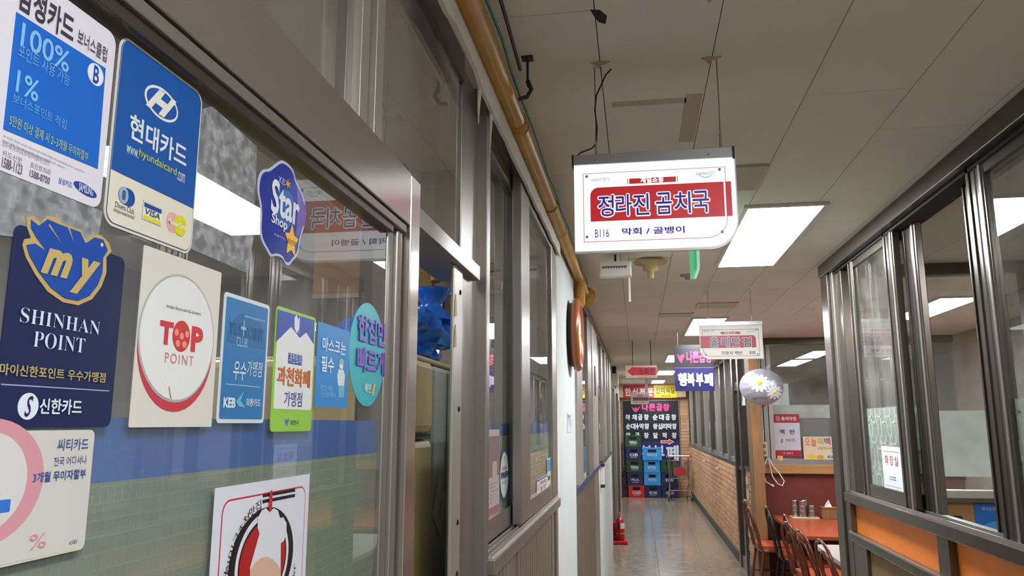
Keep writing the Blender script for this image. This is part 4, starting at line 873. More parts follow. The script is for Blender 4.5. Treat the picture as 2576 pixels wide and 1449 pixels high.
# --- residue patches left by old stickers
mres = glass_mat('adhesive_residue', tint=(.8, .81, .82), rough=.2, haze=.32, hazecol=(.62, .63, .64), smear=90.)
t = tag(obj('adhesive_residue', MB().prism([(.536, 1.834), (.626, 1.832), (.632, 1.87), (.628, 1.952), (.55, 1.958), (.537, 1.95)], 0, .0003), mres), 'grey adhesive residue patch between the oval H sticker and star', 'residue'); t.matrix_world = Matrix(((0, 0, 1, XS), (1, 0, 0, 0), (0, 1, 0, 0), (0, 0, 0, 1)))
t = tag(obj('adhesive_residue', MB().prism([(.35, 1.80), (.431, 1.812), (.434, 1.836), (.345, 1.836)], 0, .0003), mres), 'smeared adhesive residue between the bonus and bird stickers', 'residue'); t.matrix_world = Matrix(((0, 0, 1, XS), (1, 0, 0, 0), (0, 1, 0, 0), (0, 0, 0, 1)))

# ================================================================== NOTICES ON THE SLIDING WINDOW
V1 = -.383 - .0108
c = sticker('tall faded pink paper notice on the sliding window', 'paper_notice', V1, 0, 0); x0, y0_ = c.p(1227, 1330); x1, y1_ = c.p(1256, 1080)
c.o.location = (V1, x0, y0_); c.ox, c.oz = x0, y0_; W_, H_ = x1 - x0, y1_ - y0_
c.poly('sheet', rr(0, 0, W_, H_, .001, 2), ink((206, 196, 196)), 0, .0006); c.poly('photo', rr(.005, H_ * .5, W_ - .005, H_ * .93, 0), ink((150, 124, 128)), .0006, .0009); c.poly('photo_figure', rr(W_ * .35, H_ * .46, W_ * .75, H_ * .66, .01), ink((206, 190, 184)), .0009, .0011); c.poly('red_foot', rr(.005, H_ * .08, W_ - .005, H_ * .19, 0), ink((176, 120, 128)), .0006, .0009)
for k in range(6): c.text(('한식 전국 행복 인수', '대한민국', '국민', '가맹점 어디서나', '포장 가능', '한정식 카드')[k], (.02, H_ * (.42 - k * .038), W_ * (.9 if k % 2 == 0 else .6), H_ * (.44 - k * .038)), ink((150, 96, 92)), .001)
c = sticker('white and blue oval certification sticker on the sliding window', 'window_sticker', V1, 0, 0); x0, y0_ = c.p(1257, 1267); x1, y1_ = c.p(1279, 1126); c.o.location = (V1, x0, y0_); c.ox, c.oz = x0, y0_; W_, H_ = x1 - x0, y1_ - y0_
c.poly('blue_back', ell(W_ * .55, H_ * .5, W_ * .5, H_ * .5, 30), ink((42, 66, 150)), 0, .0006); c.poly('green_edge', ell(W_ * .5, H_ * .5, W_ * .5, H_ * .45, 30), ink((70, 150, 140)), .0006, .0007); c.poly('white_oval', ell(W_ * .48, H_ * .5, W_ * .46, H_ * .42, 30), ink((222, 226, 228)), .0007, .0009)
c.text('원산지표시', (W_ * .22, H_ * .58, W_ * .78, H_ * .66), ink((190, 110, 60)), .0012, bold=.02); c.text('청정(淸淨)', (W_ * .08, H_ * .42, W_ * .9, H_ * .56), ink((40, 66, 140)), .0012, bold=.04); c.text('우수업소', (W_ * .2, H_ * .33, W_ * .8, H_ * .38), ink((70, 80, 110)), .0012); c.text('Y', (W_ * .42, H_ * .76, W_ * .56, H_ * .85), ink((60, 90, 150)), .0012)
c = sticker('orange and white food sticker at the edge of the sliding window', 'window_sticker', V1, 0, 0); x0, y0_ = c.p(1216, 1310); x1, y1_ = c.p(1228, 1152); c.o.location = (V1, x0, y0_); c.ox, c.oz = x0, y0_; W_, H_ = x1 - x0, y1_ - y0_
c.poly('sheet', rr(0, 0, W_, H_, .001, 2), ink((220, 214, 206)), 0, .0006); c.poly('orange_panel', rr(0, .005, W_, H_ * .52, 0), ink((196, 92, 36)), .0006, .0009); c.poly('black_badge', rr(.004, H_ * .66, W_ * .7, H_ * .95, .01), ink((40, 34, 30)), .0006, .0009); c.poly('yellow_badge', rr(.01, H_ * .7, W_ * .6, H_ * .9, .01), ink((230, 170, 50)), .0009, .0011)
V2 = -.350 - .0108
c = sticker('white notice with two lines of letters and red circles on the right sash', 'window_sticker', V2, 0, 0); x0, y0_ = c.p(1351, 1250); x1, y1_ = c.p(1377, 1193); c.o.location = (V2, x0, y0_); c.ox, c.oz = x0, y0_; W_, H_ = x1 - x0, y1_ - y0_
c.poly('sheet', rr(0, 0, W_, H_, .002, 2), ink((222, 222, 226)), 0, .0006); c.poly('blue_strip', rr(0, H_ - .007, W_, H_ - .002, 0), ink((56, 84, 160)), .0006, .0009); c.poly('blue_strip', rr(0, .002, W_, .007, 0), ink((56, 84, 160)), .0006, .0009)
c.text('외국인 노동자', (W_ * .25, H_ * .55, W_ * .8, H_ * .8), ink((90, 70, 84)), .0011, bold=.02); c.text('출입 가능', (W_ * .28, H_ * .2, W_ * .8, H_ * .48), ink((176, 60, 60)), .0011, bold=.02)
for xx in (.12, .88): c.poly('red_circle', ell(W_ * xx, H_ * .5, W_ * .07, H_ * .2, 16), ink((186, 66, 66)), .0006, .0009); c.poly('circle_hole', ell(W_ * xx, H_ * .5, W_ * .045, H_ * .14, 16), ink((222, 222, 226)), .0009, .0011)
c = sticker('small pale blue and green sticker beside the white notice', 'window_sticker', V2, 0, 0); x0, y0_ = c.p(1377, 1222); x1, y1_ = c.p(1387, 1150); c.o.location = (V2, x0, y0_); c.ox, c.oz = x0, y0_; W_, H_ = x1 - x0, y1_ - y0_
c.poly('sheet', rr(0, 0, W_, H_, .003, 3), ink((206, 214, 176)), 0, .0006); c.poly('blue_panel', rr(.004, H_ * .5, W_ - .004, H_ * .95, 0), ink((70, 150, 200)), .0006, .0009); c.poly('green_tag', rr(.01, H_ * .18, W_ * .6, H_ * .34, 0), ink((50, 96, 66)), .0006, .0009)

# ================================================================== NEAR SHOP INTERIOR
t = thing('refrigerator', 'cream fronted grey refrigerator inside the open doorway', 'refrigerator', (-.53, 1.80, 0))
obj('cabinet', MB().box(-.58, 0, .18, .62, 0, 1.855, bev=.015), M['greyen'], t)
up_ = obj('freezer_door', MB().box(-.575, .004, 0, .175, 1.675, 1.86, bev=.02), M['cream'], t); lo_ = obj('fridge_door', MB().box(-.575, .004, 0, .175, .08, 1.662, bev=.02), M['cream'], t)
obj('chrome_strip', MB().box(-.56, .005, -.002, .14, 1.663, 1.674), M['chrome'], t); obj('top_panel', MB().box(-.58, .002, .03, .62, 1.855, 1.868, bev=.005), M['cream'], t)
obj('handle', MB().box(-.06, -.045, -.03, 0, 1.70, 1.84, bev=.006), M['black'], up_); obj('handle', MB().box(-.06, -.045, -.03, 0, 1.25, 1.64, bev=.006), M['black'], lo_)
tag(bx('white_side_panel', M['whitewall'], None, -.528, -.512, 2.13, 2.40, 0, 1.84), 'narrow white panel standing against the side of the cream refrigerator', 'panel')
# crumpled bag
bm = bmesh.new(); bmesh.ops.create_icosphere(bm, subdivisions=4, radius=1)
rnd = random.Random(3)
for v in bm.verts:
    p = v.co; n = 1 + .09 * math.sin(p.x * 9 + p.z * 7) + .07 * math.sin(p.y * 13 - p.z * 11 + 1) + .05 * math.sin(p.x * 23 + p.y * 17)
    v.co = Vector((p.x * .15 * n, p.y * .17 * n, p.z * .085 * n + (.06 * max(0, p.x) ** 2 * max(0, p.z + .3))))
    if v.co.z < -.062: v.co.z = -.062
me = bpy.data.meshes.new('bag_body'); bm.to_mesh(me); bm.free()
t = thing('plastic_bag', 'crumpled blue plastic bag lying on top of the refrigerator', 'bag', (-.66, 2.04, 1.932))
obj('bag_body', None, M['bag'], t, raw=me)
obj('tied_neck', MB().lathe([(.07, .05), (.035, .085), (.03, .10), (.05, .125), (.055, .14)], (.10, .02, 0), 14), M['bag'], t)
obj('dark_contents', MB().tube([(-.1, -.08, -.05), (-.02, -.1, -.03), (.05, -.05, -.052)], .008, 6), M['black'], t)
t = thing('meter_box', 'small dark grey electrical box on the inner shop wall', 'box', (-.73, 2.66, 2.06))
obj('case', MB().box(-.045, .045, -.03, .045, 0, .11, bev=.006), mat('dark_grey_plastic', (64, 66, 68), .5), t); obj('ridge', MB().tube([(-.03, -.031, .09), (0, -.031, .03), (.03, -.031, .09)], .004, 6), M['black'], t)
for sx in (-.036, .036): obj('screw', MB().lathe([(.005, 0), (.004, -.003)], (sx, -.03, .1), 8, 'y'), M['black'], t)
t = thing('inner_gas_pipe', 'ochre wrapped gas pipe bend inside the shop doorway', 'pipe')
obj('upright', MB().tube([(-.70, 2.62, 2.20), (-.70, 2.64, 2.34)], .018, 10), M['pipe_d'], t); obj('bend', MB().tube([(-.60, 2.63, 2.10), (-.59, 2.63, 2.15), (-.56, 2.63, 2.18), (-.50, 2.63, 2.185), (-.46, 2.63, 2.18)], .019, 10), M['pipe_d'], t)
tag(obj('inner_cable', MB().tube([(-.68, 2.6, 2.20), (-.6, 2.6, 2.24), (-.52, 2.6, 2.225), (-.46, 2.6, 2.23)], .004, 6), M['black']), 'thin black cable looping over the inner wall', 'cable')
c = Card('paper_slip', 'tilted beige paper slip with scribbles stuck on refrigerator side', 'paper', 'L', -.5285, 1.985, 1.42)
c.poly('sheet', [(.0, .05), (.09, -.02), (.14, .09), (.07, .15)], ink((196, 188, 166)), 0, .0008)
for k in range(3): c.text('사과', (.055 + k * .02, .03 + k * .03, .085 + k * .018, .05 + k * .03), ink((70, 60, 56)), .0012, rot=.6)

# ================================================================== LEFT WALL THINGS
t = thing('wall_clock', 'round wall clock with glossy brown wooden rim on the white column', 'clock', (-.352, 4.14, 2.175))
obj('back', MB().lathe([(.17, 0), (.175, .025)], n=32, axis='x'), M['black'], t); obj('rim', MB().lathe([(.165, .02), (.195, .026), (.2, .045), (.19, .062), (.165, .068), (.158, .05)], n=40, axis='x'), mat('brown_lacquer', (150, 84, 48), .25), t)
fc = obj('face', MB().lathe([(.16, .03), (.16, .052)], n=32, axis='x'), ink((230, 226, 214)), t)
obj('hand', MB().box(.053, .055, -.004, .004, 0, .10), M['black'], fc); obj('hand', MB().box(.055, .057, 0, .08, -.004, .004), M['black'], fc)
c = Card('paper_notice', 'small white printed notice on the white column below the clock', 'notice', 'L', -.351, 3.93, 1.655); c.poly('sheet', rr(0, 0, .28, .1, .002, 2), ink((206, 208, 210)), 0, .001)
c.text('화장실 안내', (.03, .07, .16, .09), ink((80, 80, 86)), .0014, bold=.02); c.text('금연 구역', (.1, .03, .24, .055), ink((110, 110, 116)), .0014); c.poly('rule', rr(.04, .06, .24, .063, 0), ink((120, 120, 126)), .001, .0013)
t = thing('door_handle_bar', 'short white pull bar with black ends on the far left wall', 'handle', (-.378, 7.95, 1.07)); obj('bar', MB().box(-.005, .03, 0, .12, .025, .21, bev=.004), M['white'], t)
for z in (0, .205): obj('end_block', MB().box(-.006, .036, -.02, .14, z, z + .03, bev=.003), M['black'], t)
t = thing('wall_unit', 'yellowed box unit high in the far left corner', 'box', (-.40, 13.0, 2.31)); obj('case', MB().box(0, .10, 0, .35, 0, .22, bev=.01), mat('yellowed_plastic', (196, 182, 146), .5), t); obj('dark_fittings', MB().box(.0, .07, .05, .3, .22, .34, bev=.02), M['black'], t); obj('lens', MB().lathe([(.03, 0), (.025, -.03), (.01, -.04)], (.06, .1, 0), 12), M['white'], t)
tag(bx('door_closer_bar', M['black'], None, -.378, -.368, 7.0, 7.12, 1.95, 2.22, bev=.003), 'dark vertical slotted bar on the far left window post', 'bar')
# fire extinguisher
t = thing('fire_extinguisher', 'red fire extinguisher standing in a red plastic base by wall', 'extinguisher', (-.295, 11.6, 0))
obj('base_stand', MB().box(-.11, .11, -.09, .10, 0, .055, bev=.02).box(-.10, .07, -.02, .095, .05, .12, bev=.03), M['ext'], t)
obj('back_rest', MB().box(-.10, -.02, .03, .09, .1, .30, bev=.03), M['ext'], t)
cyl = obj('cylinder', MB().lathe([(.06, .06), (.066, .075), (.066, .30), (.058, .335), (.03, .36), (.018, .37)], (0, 0, 0), 24), M['ext'], t); obj('label_wrap', MB().tube([(.0665 * math.cos(R(a_)), .0665 * math.sin(R(a_)), .255) for a_ in (-75, -60, -45, -30, -15)], .002, 4, caps=False).add([(.068 * math.cos(R(a_)), .068 * math.sin(R(a_)), z_) for z_ in (.215, .295) for a_ in (-80, -60, -40, -20, 0)], [(i, i + 1, i + 6, i + 5) for i in range(4)], True), ink((210, 208, 204)), cyl); obj('yellow_strap', MB().lathe([(.0675, .145), (.0675, .155)], (0, 0, 0), 24), ink((220, 180, 40)), cyl)
obj('valve', MB().lathe([(.018, .37), (.02, .385), (.014, .4)], (0, 0, 0), 12), M['alu'], t); obj('lever', MB().box(-.012, .012, -.02, .08, .41, .425, bev=.004).box(-.012, .012, -.02, .07, .385, .395, bev=.003), M['ext'], t); obj('lever', MB().box(-.02, .0, -.015, .015, .39, .44, bev=.005), M['ext'], t)
obj('hose', MB().tube([(-.01, -.02, .385), (-.02, -.07, .37), (-.015, -.075, .3), (-.01, -.074, .15), (-.01, -.074, .075)], .010, 8), M['black'], t)

# ================================================================== FAR END
EY = 18.97
c = Card('shop_board', 'red and yellow sign board with Korean lettering across end lintel', 'sign', 'F', EY, at(1568, 1001, 'y', EY).x, at(1568, 1001, 'y', EY).z)
H_ = c.p(1568, 969)[1]; xm = c.p(1645, 985)[0]; xe = c.p(1703, 985)[0]
c.poly('red_panel', rr(0, 0, xm, H_, 0), ink((176, 34, 40)), -.008, 0); c.poly('yellow_panel', rr(xm, 0, xe, H_, 0), ink((236, 206, 34)), -.008, 0)
for ch, ua, ub in (('한', 1572, 1587), ('식', 1591, 1604), ('전', 1609, 1622), ('문', 1629, 1643)): c.tpx(ch, (ua, 996), (ub, 976), ink((224, 206, 200)), .004, bold=.05)
for ch, ua, ub in (('진', 1650, 1660), ('미', 1663, 1672), ('식', 1675, 1684), ('당', 1688, 1697)): c.tpx(ch, (ua, 990), (ub, 974), ink((60, 44, 30)), .004, bold=.02)
c.px('red_arrow', [(1662, 996), (1668, 993), (1668, 995), (1687, 995), (1687, 997), (1668, 997), (1668, 999)], ink((210, 70, 30)), 0, .004)
BY = 19.15
c = Card('menu_board', 'tall black and navy menu board with white and pink lettering at corridor end', 'sign', 'F', BY, at(1570, 1172, 'y', BY).x, at(1570, 1172, 'y', BY).z)
W_ = c.p(1709, 1080)[0]; H_ = c.p(1570, 1008)[1]; zb = c.p(1570, 1110)[1]
c.poly('black_panel', rr(0, zb, W_, H_, 0), ink((16, 15, 20), .3), -.03, 0); c.poly('navy_panel', rr(0, 0, W_, zb, 0), ink((34, 28, 92), .3), -.03, 0); c.poly('frame', rr(-.015, -.015, W_ + .015, H_ + .015, 0), M['alu'], -.035, -.008)
c.px('emblem', [(1588, 1022), (1595, 1028), (1599, 1024), (1603, 1028), (1611, 1022), (1605, 1033), (1599, 1037), (1593, 1033)], ink((206, 56, 120)), 0, .004)
for ch, ua, ub in (('나', 1615, 1631), ('쁜', 1633, 1648), ('곱', 1651, 1666), ('창', 1668, 1684)): c.tpx(ch, (ua, 1034), (ub, 1015), ink((226, 60, 140)), .004, bold=.07)
wl_ = ink((206, 210, 222))
def row(items, vb, vt, bold=.06):
    for ch, ua, ub in items: c.tpx(ch, (ua, vb), (ub, vt), wl_, .004, bold=bold)
row((('야', 1574, 1585), ('채', 1590, 1602), ('곱', 1605, 1616), ('창', 1620, 1632), ('순', 1642, 1654), ('대', 1658, 1670), ('곱', 1674, 1685), ('창', 1689, 1701)), 1057, 1042)
row((('순', 1575, 1586), ('대', 1587, 1599), ('+', 1600, 1607), ('막', 1609, 1620), ('창', 1621, 1633), ('왕', 1643, 1654), ('십', 1655, 1666), ('리', 1667, 1678), ('막', 1679, 1690), ('창', 1691, 1702)), 1080, 1065)
row((('알', 1575, 1586), ('곱', 1598, 1609), ('창', 1620, 1632), ('알', 1643, 1655), ('막', 1667, 1678), ('창', 1690, 1702)), 1103, 1088)
row((('행', 1577, 1602), ('복', 1615, 1639), ('부', 1645, 1671), ('페', 1676, 1707)), 1160, 1120, .05)
c.px('arrow_edge', [(1662, 1108), (1682, 1108), (1682, 1104), (1696, 1111), (1682, 1119), (1682, 1115), (1662, 1115)], ink((222, 210, 214)), 0, .004); c.px('arrow', [(1664, 1109.5), (1683, 1109.5), (1683, 1106.5), (1693, 1111), (1683, 1116), (1683, 1113.5), (1664, 1113.5)], ink((206, 50, 60)), .004, .006)
# beer crates
def crate(label, x, y, z, w_, col, txt=None, tcol=(206, 208, 206), two=None, group='beer crates stacked at the corridor end'):
    t = thing('beer_crate', label, 'crate', (x, y, z), group=None)
    d, h = .30, .285; m = ink(col, .4)
    q = MB().box(0, w_, 0, .012, 0, h * .62).box(0, w_ * .28, 0, .012, h * .62, h * .84).box(w_ * .72, w_, 0, .012, h * .62, h * .84).box(0, w_, 0, .012, h * .84, h - .004)
    q.box(0, w_, d - .012, d, 0, h - .004).box(0, .012, .012, d - .012, 0, h - .004).box(w_ - .012, w_, .012, d - .012, 0, h - .004).box(.012, w_ - .012, .012, d - .012, 0, .012)
    obj('shell', q, m, t); obj('rim', MB().box(-.006, w_ + .006, -.006, 0, h - .03, h - .008), m, t); obj('foot_rim', MB().box(-.006, w_ + .006, -.006, 0, .0, .015), m, t)
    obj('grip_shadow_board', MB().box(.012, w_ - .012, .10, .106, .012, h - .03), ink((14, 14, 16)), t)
    if txt:
        vs, fs = text_data(txt, .03); me = bpy.data.meshes.new('lettering'); me.from_pydata([(w_ * .24 + a * w_ * .52, -.002 - l * .0004, h * .30 + b * h * .22) for a, b, l in vs], [], fs); me.materials.append(ink(tcol)); obj('lettering', None, None, t, raw=me)
        if two:
            vs, fs = text_data(two, .0); me = bpy.data.meshes.new('lettering'); me.from_pydata([(w_ * .3 + a * w_ * .4, -.002, h * .18 + b * h * .07) for a, b, l in vs], [], fs); me.materials.append(ink(tcol)); obj('lettering', None, None, t, raw=me)
    return t
G_, N_, B_, RD = (18, 62, 36), (22, 30, 78), (40, 140, 206), (176, 30, 38)
X1, X2, X3, YC = -.255, .125, .515, 18.72
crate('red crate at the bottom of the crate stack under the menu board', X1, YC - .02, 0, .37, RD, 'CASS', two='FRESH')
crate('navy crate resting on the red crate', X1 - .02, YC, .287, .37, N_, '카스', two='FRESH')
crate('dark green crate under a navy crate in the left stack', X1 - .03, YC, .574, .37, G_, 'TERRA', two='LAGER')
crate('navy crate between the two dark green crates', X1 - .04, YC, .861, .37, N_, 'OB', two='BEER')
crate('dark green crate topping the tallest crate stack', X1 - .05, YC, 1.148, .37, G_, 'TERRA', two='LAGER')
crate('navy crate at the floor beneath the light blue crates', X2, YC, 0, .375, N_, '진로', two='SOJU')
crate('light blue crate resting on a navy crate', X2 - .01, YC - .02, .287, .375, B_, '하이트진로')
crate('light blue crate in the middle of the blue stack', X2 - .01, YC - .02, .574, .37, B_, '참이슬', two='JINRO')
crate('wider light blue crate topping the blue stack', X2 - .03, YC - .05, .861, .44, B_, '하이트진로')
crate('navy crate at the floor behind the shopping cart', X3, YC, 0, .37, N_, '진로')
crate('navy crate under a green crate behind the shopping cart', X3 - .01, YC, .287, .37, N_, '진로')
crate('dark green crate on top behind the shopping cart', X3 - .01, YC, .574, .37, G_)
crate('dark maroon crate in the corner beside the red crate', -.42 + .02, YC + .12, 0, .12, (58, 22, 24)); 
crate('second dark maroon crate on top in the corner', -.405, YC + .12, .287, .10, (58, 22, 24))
# shopping cart
t = thing('shopping_cart', 'grey wire shopping cart with red child seat parked by the crates', 'cart', (.66, 18.05, 0))
mg = mat('galvanised_wire', (150, 150, 150), .35, .7)
q = MB(); W_, D_ = .46, .5
def ln(a, b, r=.006): q.tube([a, b], r, 5)
for k in range(9):
    x = W_ * k / 8; ln((x + .02 * (1 - 2 * k / 8) * -1, 0, .90), (x * .9 + .023, .06, .48), .006); ln((x * .9 + .023, .06, .48), (x * .9 + .023, D_, .48), .006); ln((x * .9 + .023, D_, .48), (x * .9 + .023, D_, .80), .006)
for k in range(7):
    f = k / 6; z = .48 + .40 * f
    for xx in (.023 - .02 * f, W_ - .023 + .02 * f): ln((xx, .06 * (1 - f), z), (xx, D_, z - .08 * f), .006)
    if k in (0, 6): ln((.02, .06 * (1 - f), z), (W_ - .02, .06 * (1 - f), z), .006)
for k in range(6):
    y = .06 + k * .085
    for xx in (.023, W_ - .023): ln((xx, y, .48), (xx, y, .84), .006)
obj('wire_basket', q, mg, t)
q = MB()
for xx in (.02, W_ - .02): q.tube([(xx, -.02, .98), (xx, .0, .90), (xx, .08, .46), (xx, .10, .40), (xx + (-.03 if xx < .2 else .03), -.02, .12)], .014, 8); q.tube([(xx, .10, .40), (xx + (.03 if xx < .2 else -.03), .45, .16), (xx + (.03 if xx < .2 else -.03), .48, .10)], .012, 8)
obj('frame', q, mg, t); obj('lower_rail', MB().tube([(.0, .1, .22), (W_, .1, .22)], .01, 8), mg, t)
obj('handle_bar', MB().tube([(-.03, -.03, .985), (W_ + .03, -.03, .985)], .016, 10), M['white'], t)
for xx in (-.03, W_ + .015): obj('handle_end', MB().box(xx, xx + .03, -.055, -.005, .95, 1.01, bev=.006), ink((200, 50, 56)), t)
obj('child_seat', MB().box(.12, .38, .02, .03, .55, .72, bev=.004), ink((190, 40, 46)), t)
for xx in (.10, .36): obj('seat_hinge', MB().box(xx, xx + .04, .0, .03, .80, .84, bev=.004), ink((190, 40, 46)), t)
for (xx, yy) in ((-.02, -.03), (W_ + .02, -.03), (.05, .48), (W_ - .05, .48)):
    wq = obj('caster', MB().lathe([(.03, -.012), (.05, -.008), (.05, .008), (.03, .012)], (xx, yy, .05), 14, 'x'), M['black'], t); obj('fork', MB().box(xx - .018, xx + .018, yy - .01, yy + .01, .05, .13), mg, wq)
# wall bits on the far left end
tag(bx('yellow_tag', ink((210, 170, 40)), None, -.42, -.385, 16.5, 16.6, 1.05, 1.16, bev=.005), 'small yellow tag on the far left door frame', 'tag')

# ================================================================== RIGHT WALL THINGS
for y_, lab in ((14.6, 'chrome coat hook on the brick wall towards the end'), (12.3, 'chrome coat hook on the brick wall towards the glazed door')):
    t = thing('coat_hook', lab, 'hook', (XR - .008, y_, 1.03)); obj('plate', MB().box(-.004, 0, -.09, .09, -.015, .03, bev=.001), M['alu_light'], t); obj('peg', MB().tube([(-.004, 0, .01), (-.03, 0, .012), (-.045, 0, .0)], .009, 8), M['chrome'], t)
c = Card('wall_poster', 'tall pale poster with blue bottle on the brick pier', 'poster', 'R', XR - .0085, 9.36, .45); c.poly('sheet', rr(0, 0, .22, .66, 0), ink((206, 196, 160)), 0, .001)
c.poly('blue_bottle', [(.08, .06), (.18, .06), (.18, .26), (.15, .32), (.145, .42), (.115, .42), (.11, .32), (.08, .26)], ink((44, 74, 140)), .001, .002); c.poly('pale_splash', ell(.11, .1, .09, .06), ink((150, 176, 206)), .001, .0015); c.text('참이슬', (.05, .52, .17, .58), ink((90, 100, 90)), .002, bold=.02)
t = thing('light_switch', 'white rectangular switch box on the glass beside the wooden post', 'switch', (XR - .012, 9.06, 1.90)); obj('case', MB().box(-.03, .0, -.05, .06, 0, .24, bev=.006), M['white'], t); obj('slot', MB().box(-.032, -.029, -.02, .03, .05, .16), M['gap'], t)
c = Card('price_strip', 'tall white handwritten price strip on the pier glass', 'notice', 'R', XR + .028, 9.20, 1.26); c.poly('sheet', rr(0, 0, .09, .42, 0), ink((214, 208, 196)), 0, .001); 
for k, w_ in enumerate('김치찌개'): c.text(w_, (.02, .33 - k * .09, .07, .39 - k * .09), ink((90, 60, 56)), .0015)
c = Card('door_notice', 'white notice with red lettering on the glazed door', 'notice', 'R', XR + .018, 9.96, 1.74); c.poly('sheet', rr(0, 0, .36, .13, 0), ink((216, 210, 204)), 0, .001); c.text('올레맛집', (.03, .03, .33, .10), ink((170, 60, 60)), .0015, bold=.03)
# balloon
t = thing('foil_balloon', 'silver foil balloon printed with two white daisies hanging by the post', 'balloon', (1.275, 8.30, 2.075))
q = MB(); nr, na = 14, 56; vs = []; fs = []
for side in (-1, 1):
    o0 = len(vs)
    for i in range(nr + 1):
        f = i / nr
        for k in range(na):
            a = 2 * PI * k / na; ed = 1 - .012 * (.5 + .5 * math.sin(k * 9.0)) * f ** 6
            h = side * .085 * (1 - f ** 2.4) * (1 + .0 * f) + side * .006 * math.sin(a * 14) * f ** 5 * (1 - f) * 8
            vs.append((.222 * f * ed * math.cos(a), h, .188 * f * ed * math.sin(a)))
    for i in range(nr):
        for k in range(na):
            fs.append((o0 + i * na + k, o0 + i * na + (k + 1) % na, o0 + (i + 1) * na + (k + 1) % na, o0 + (i + 1) * na + k))
q.add(vs, fs, True); mfoil = mat('silver_foil', (150, 150, 160), .32, .3)
bal = obj('foil_body', q, mfoil, t)
def bal_y(x, z): f = min(1, math.hypot(x / .222, z / .188)); return -.085 * (1 - f ** 2.4)
def daisy(cx, cz, s_, n, name):
    wp_ = ink((216, 216, 220))
    for k in range(n):
        a = 2 * PI * k / n + .2; pts = []
        for (l, w_) in ((.12, .03), (.4, .13), (.7, .17), (.92, .12), (1.0, .0), (.92, -.12), (.7, -.17), (.4, -.13), (.12, -.03)):
            x = cx + s_ * (l * math.cos(a) - w_ * math.sin(a)); z = cz + s_ * .9 * (l * math.sin(a) + w_ * math.cos(a)); pts.append((x, bal_y(x, z) - .002, z))
        m_ = MB(); cc = (cx + s_ * .55 * math.cos(a), 0, cz + s_ * .5 * math.sin(a)); cc = (cc[0], bal_y(cc[0], cc[2]) - .0025, cc[2])
        m_.add(pts + [cc], [(i, (i + 1) % 9, 9) for i in range(9)]); obj('petal', m_, wp_, bal)
    obj('daisy_centre', MB().lathe([(s_ * .24, 0), (s_ * .2, -.004), (s_ * .05, -.006)], (cx, bal_y(cx, cz) - .002, cz), 16, 'y'), ink((206, 200, 60)), bal)
daisy(-.03, .035, .105, 12, 'a'); daisy(.115, -.055, .085, 11, 'b')
vs, fs = text_data('Happy Birthday', 0, .3); me = bpy.data.meshes.new('lettering'); pts = []
for a, b, l in vs: x = -.11 + a * .16; z = -.135 + b * .03; pts.append((x, bal_y(x, z) - .003, z))
me.from_pydata(pts, [], fs); me.materials.append(ink((96, 92, 92))); obj('lettering', None, None, bal, raw=me)
obj('tail_tab', MB().prism([(.05, .19), (.09, .235), (.105, .22), (.075, .18)], -.001, .001), mfoil, t).rotation_euler = (PI / 2, 0, 0)
obj('string', MB().tube([(.0, .01, .187), (.0, .02, HC - 2.075)], .001, 5), M['wire'], t)
# socket strip with cord on the post
t = thing('wall_socket', 'white double socket strip hanging by its cord beside the window', 'socket', (1.335, 8.93, 1.345))
obj('plate', MB().box(-.02, .06, -.03, .0, 0, .16, bev=.006), mat('ivory_plastic', (206, 200, 178), .45), t)
for z in (.045, .115): obj('socket_hole', MB().lathe([(.024, 0), (.022, -.004), (.005, -.003)], (.02, -.03, z), 14, 'y'), ink((120, 116, 100)), t)
obj('cord', MB().tube([(.02, -.015, .16), (.03, -.02, .28), (-.01, -.02, .42), (-.03, -.02, .55), (-.02, -.02, .68)], .005, 6), M['white'], t)
t = thing('cable_bundle', 'white cable loop and plug dangling below the socket', 'cable', (1.375, 8.90, 1.20))
obj('loop', MB().tube([(.03, 0, .13), (.06, -.02, .05), (.13, -.02, -.04), (.17, -.02, -.11), (.15, -.02, -.16), (.10, -.02, -.14), (.05, -.02, -.06), (.03, -.01, .06), (.02, 0, .13)], .007, 6), M['white'], t); obj('lead', MB().tube([(.01, 0, .13), (-.03, -.02, .05), (-.035, -.02, -.06), (-.02, -.02, -.12), (.03, -.02, -.15)], .007, 6), M['white'], t); obj('plug', MB().tube([(.03, -.02, -.15), (.06, -.02, -.165)], .012, 8), M['white'], t)
t = thing('cable_ring', 'white plastic holder under the balloon', 'holder', (1.395, 8.92, 1.915)); obj('cup', MB().tube([(-.05, 0, .06), (-.045, -.02, .01), (0, -.03, -.01), (.045, -.02, .01), (.05, 0, .06)], .012, 8), M['white'], t)
# notices in the alcove window
AY = 8.985
c = Card('price_poster', 'white price poster with crimson top and bottom bands in the alcove window', 'poster', 'F', AY, at(1955, 1148, 'y', AY).x - .015, at(1955, 1148, 'y', AY).z)
W_ = .272; H_ = c.p(1950, 1042)[1]
c.poly('sheet', rr(0, 0, W_, H_, 0), ink((204, 204, 220)), 0, .001); c.poly('crimson_band', rr(0, H_ * .795, W_, H_, 0), ink((164, 22, 46)), .001, .002); c.poly('crimson_band', rr(0, 0, W_, H_ * .145, 0), ink((172, 26, 52)), .001, .002)
c.text('올레맛집', (W_ * .3, H_ * .85, W_ * .88, H_ * .94), ink((226, 206, 206)), .003, bold=.02); c.poly('seal', rr(W_ * .09, H_ * .835, W_ * .25, H_ * .95, .004), ink((196, 110, 120)), .002, .003); c.text('백', (W_ * .22, H_ * .52, W_ * .4, H_ * .64), ink((50, 48, 56)), .002, bold=.03); c.text('반', (W_ * .6, H_ * .52, W_ * .8, H_ * .64), ink((50, 48, 56)), .002, bold=.03)
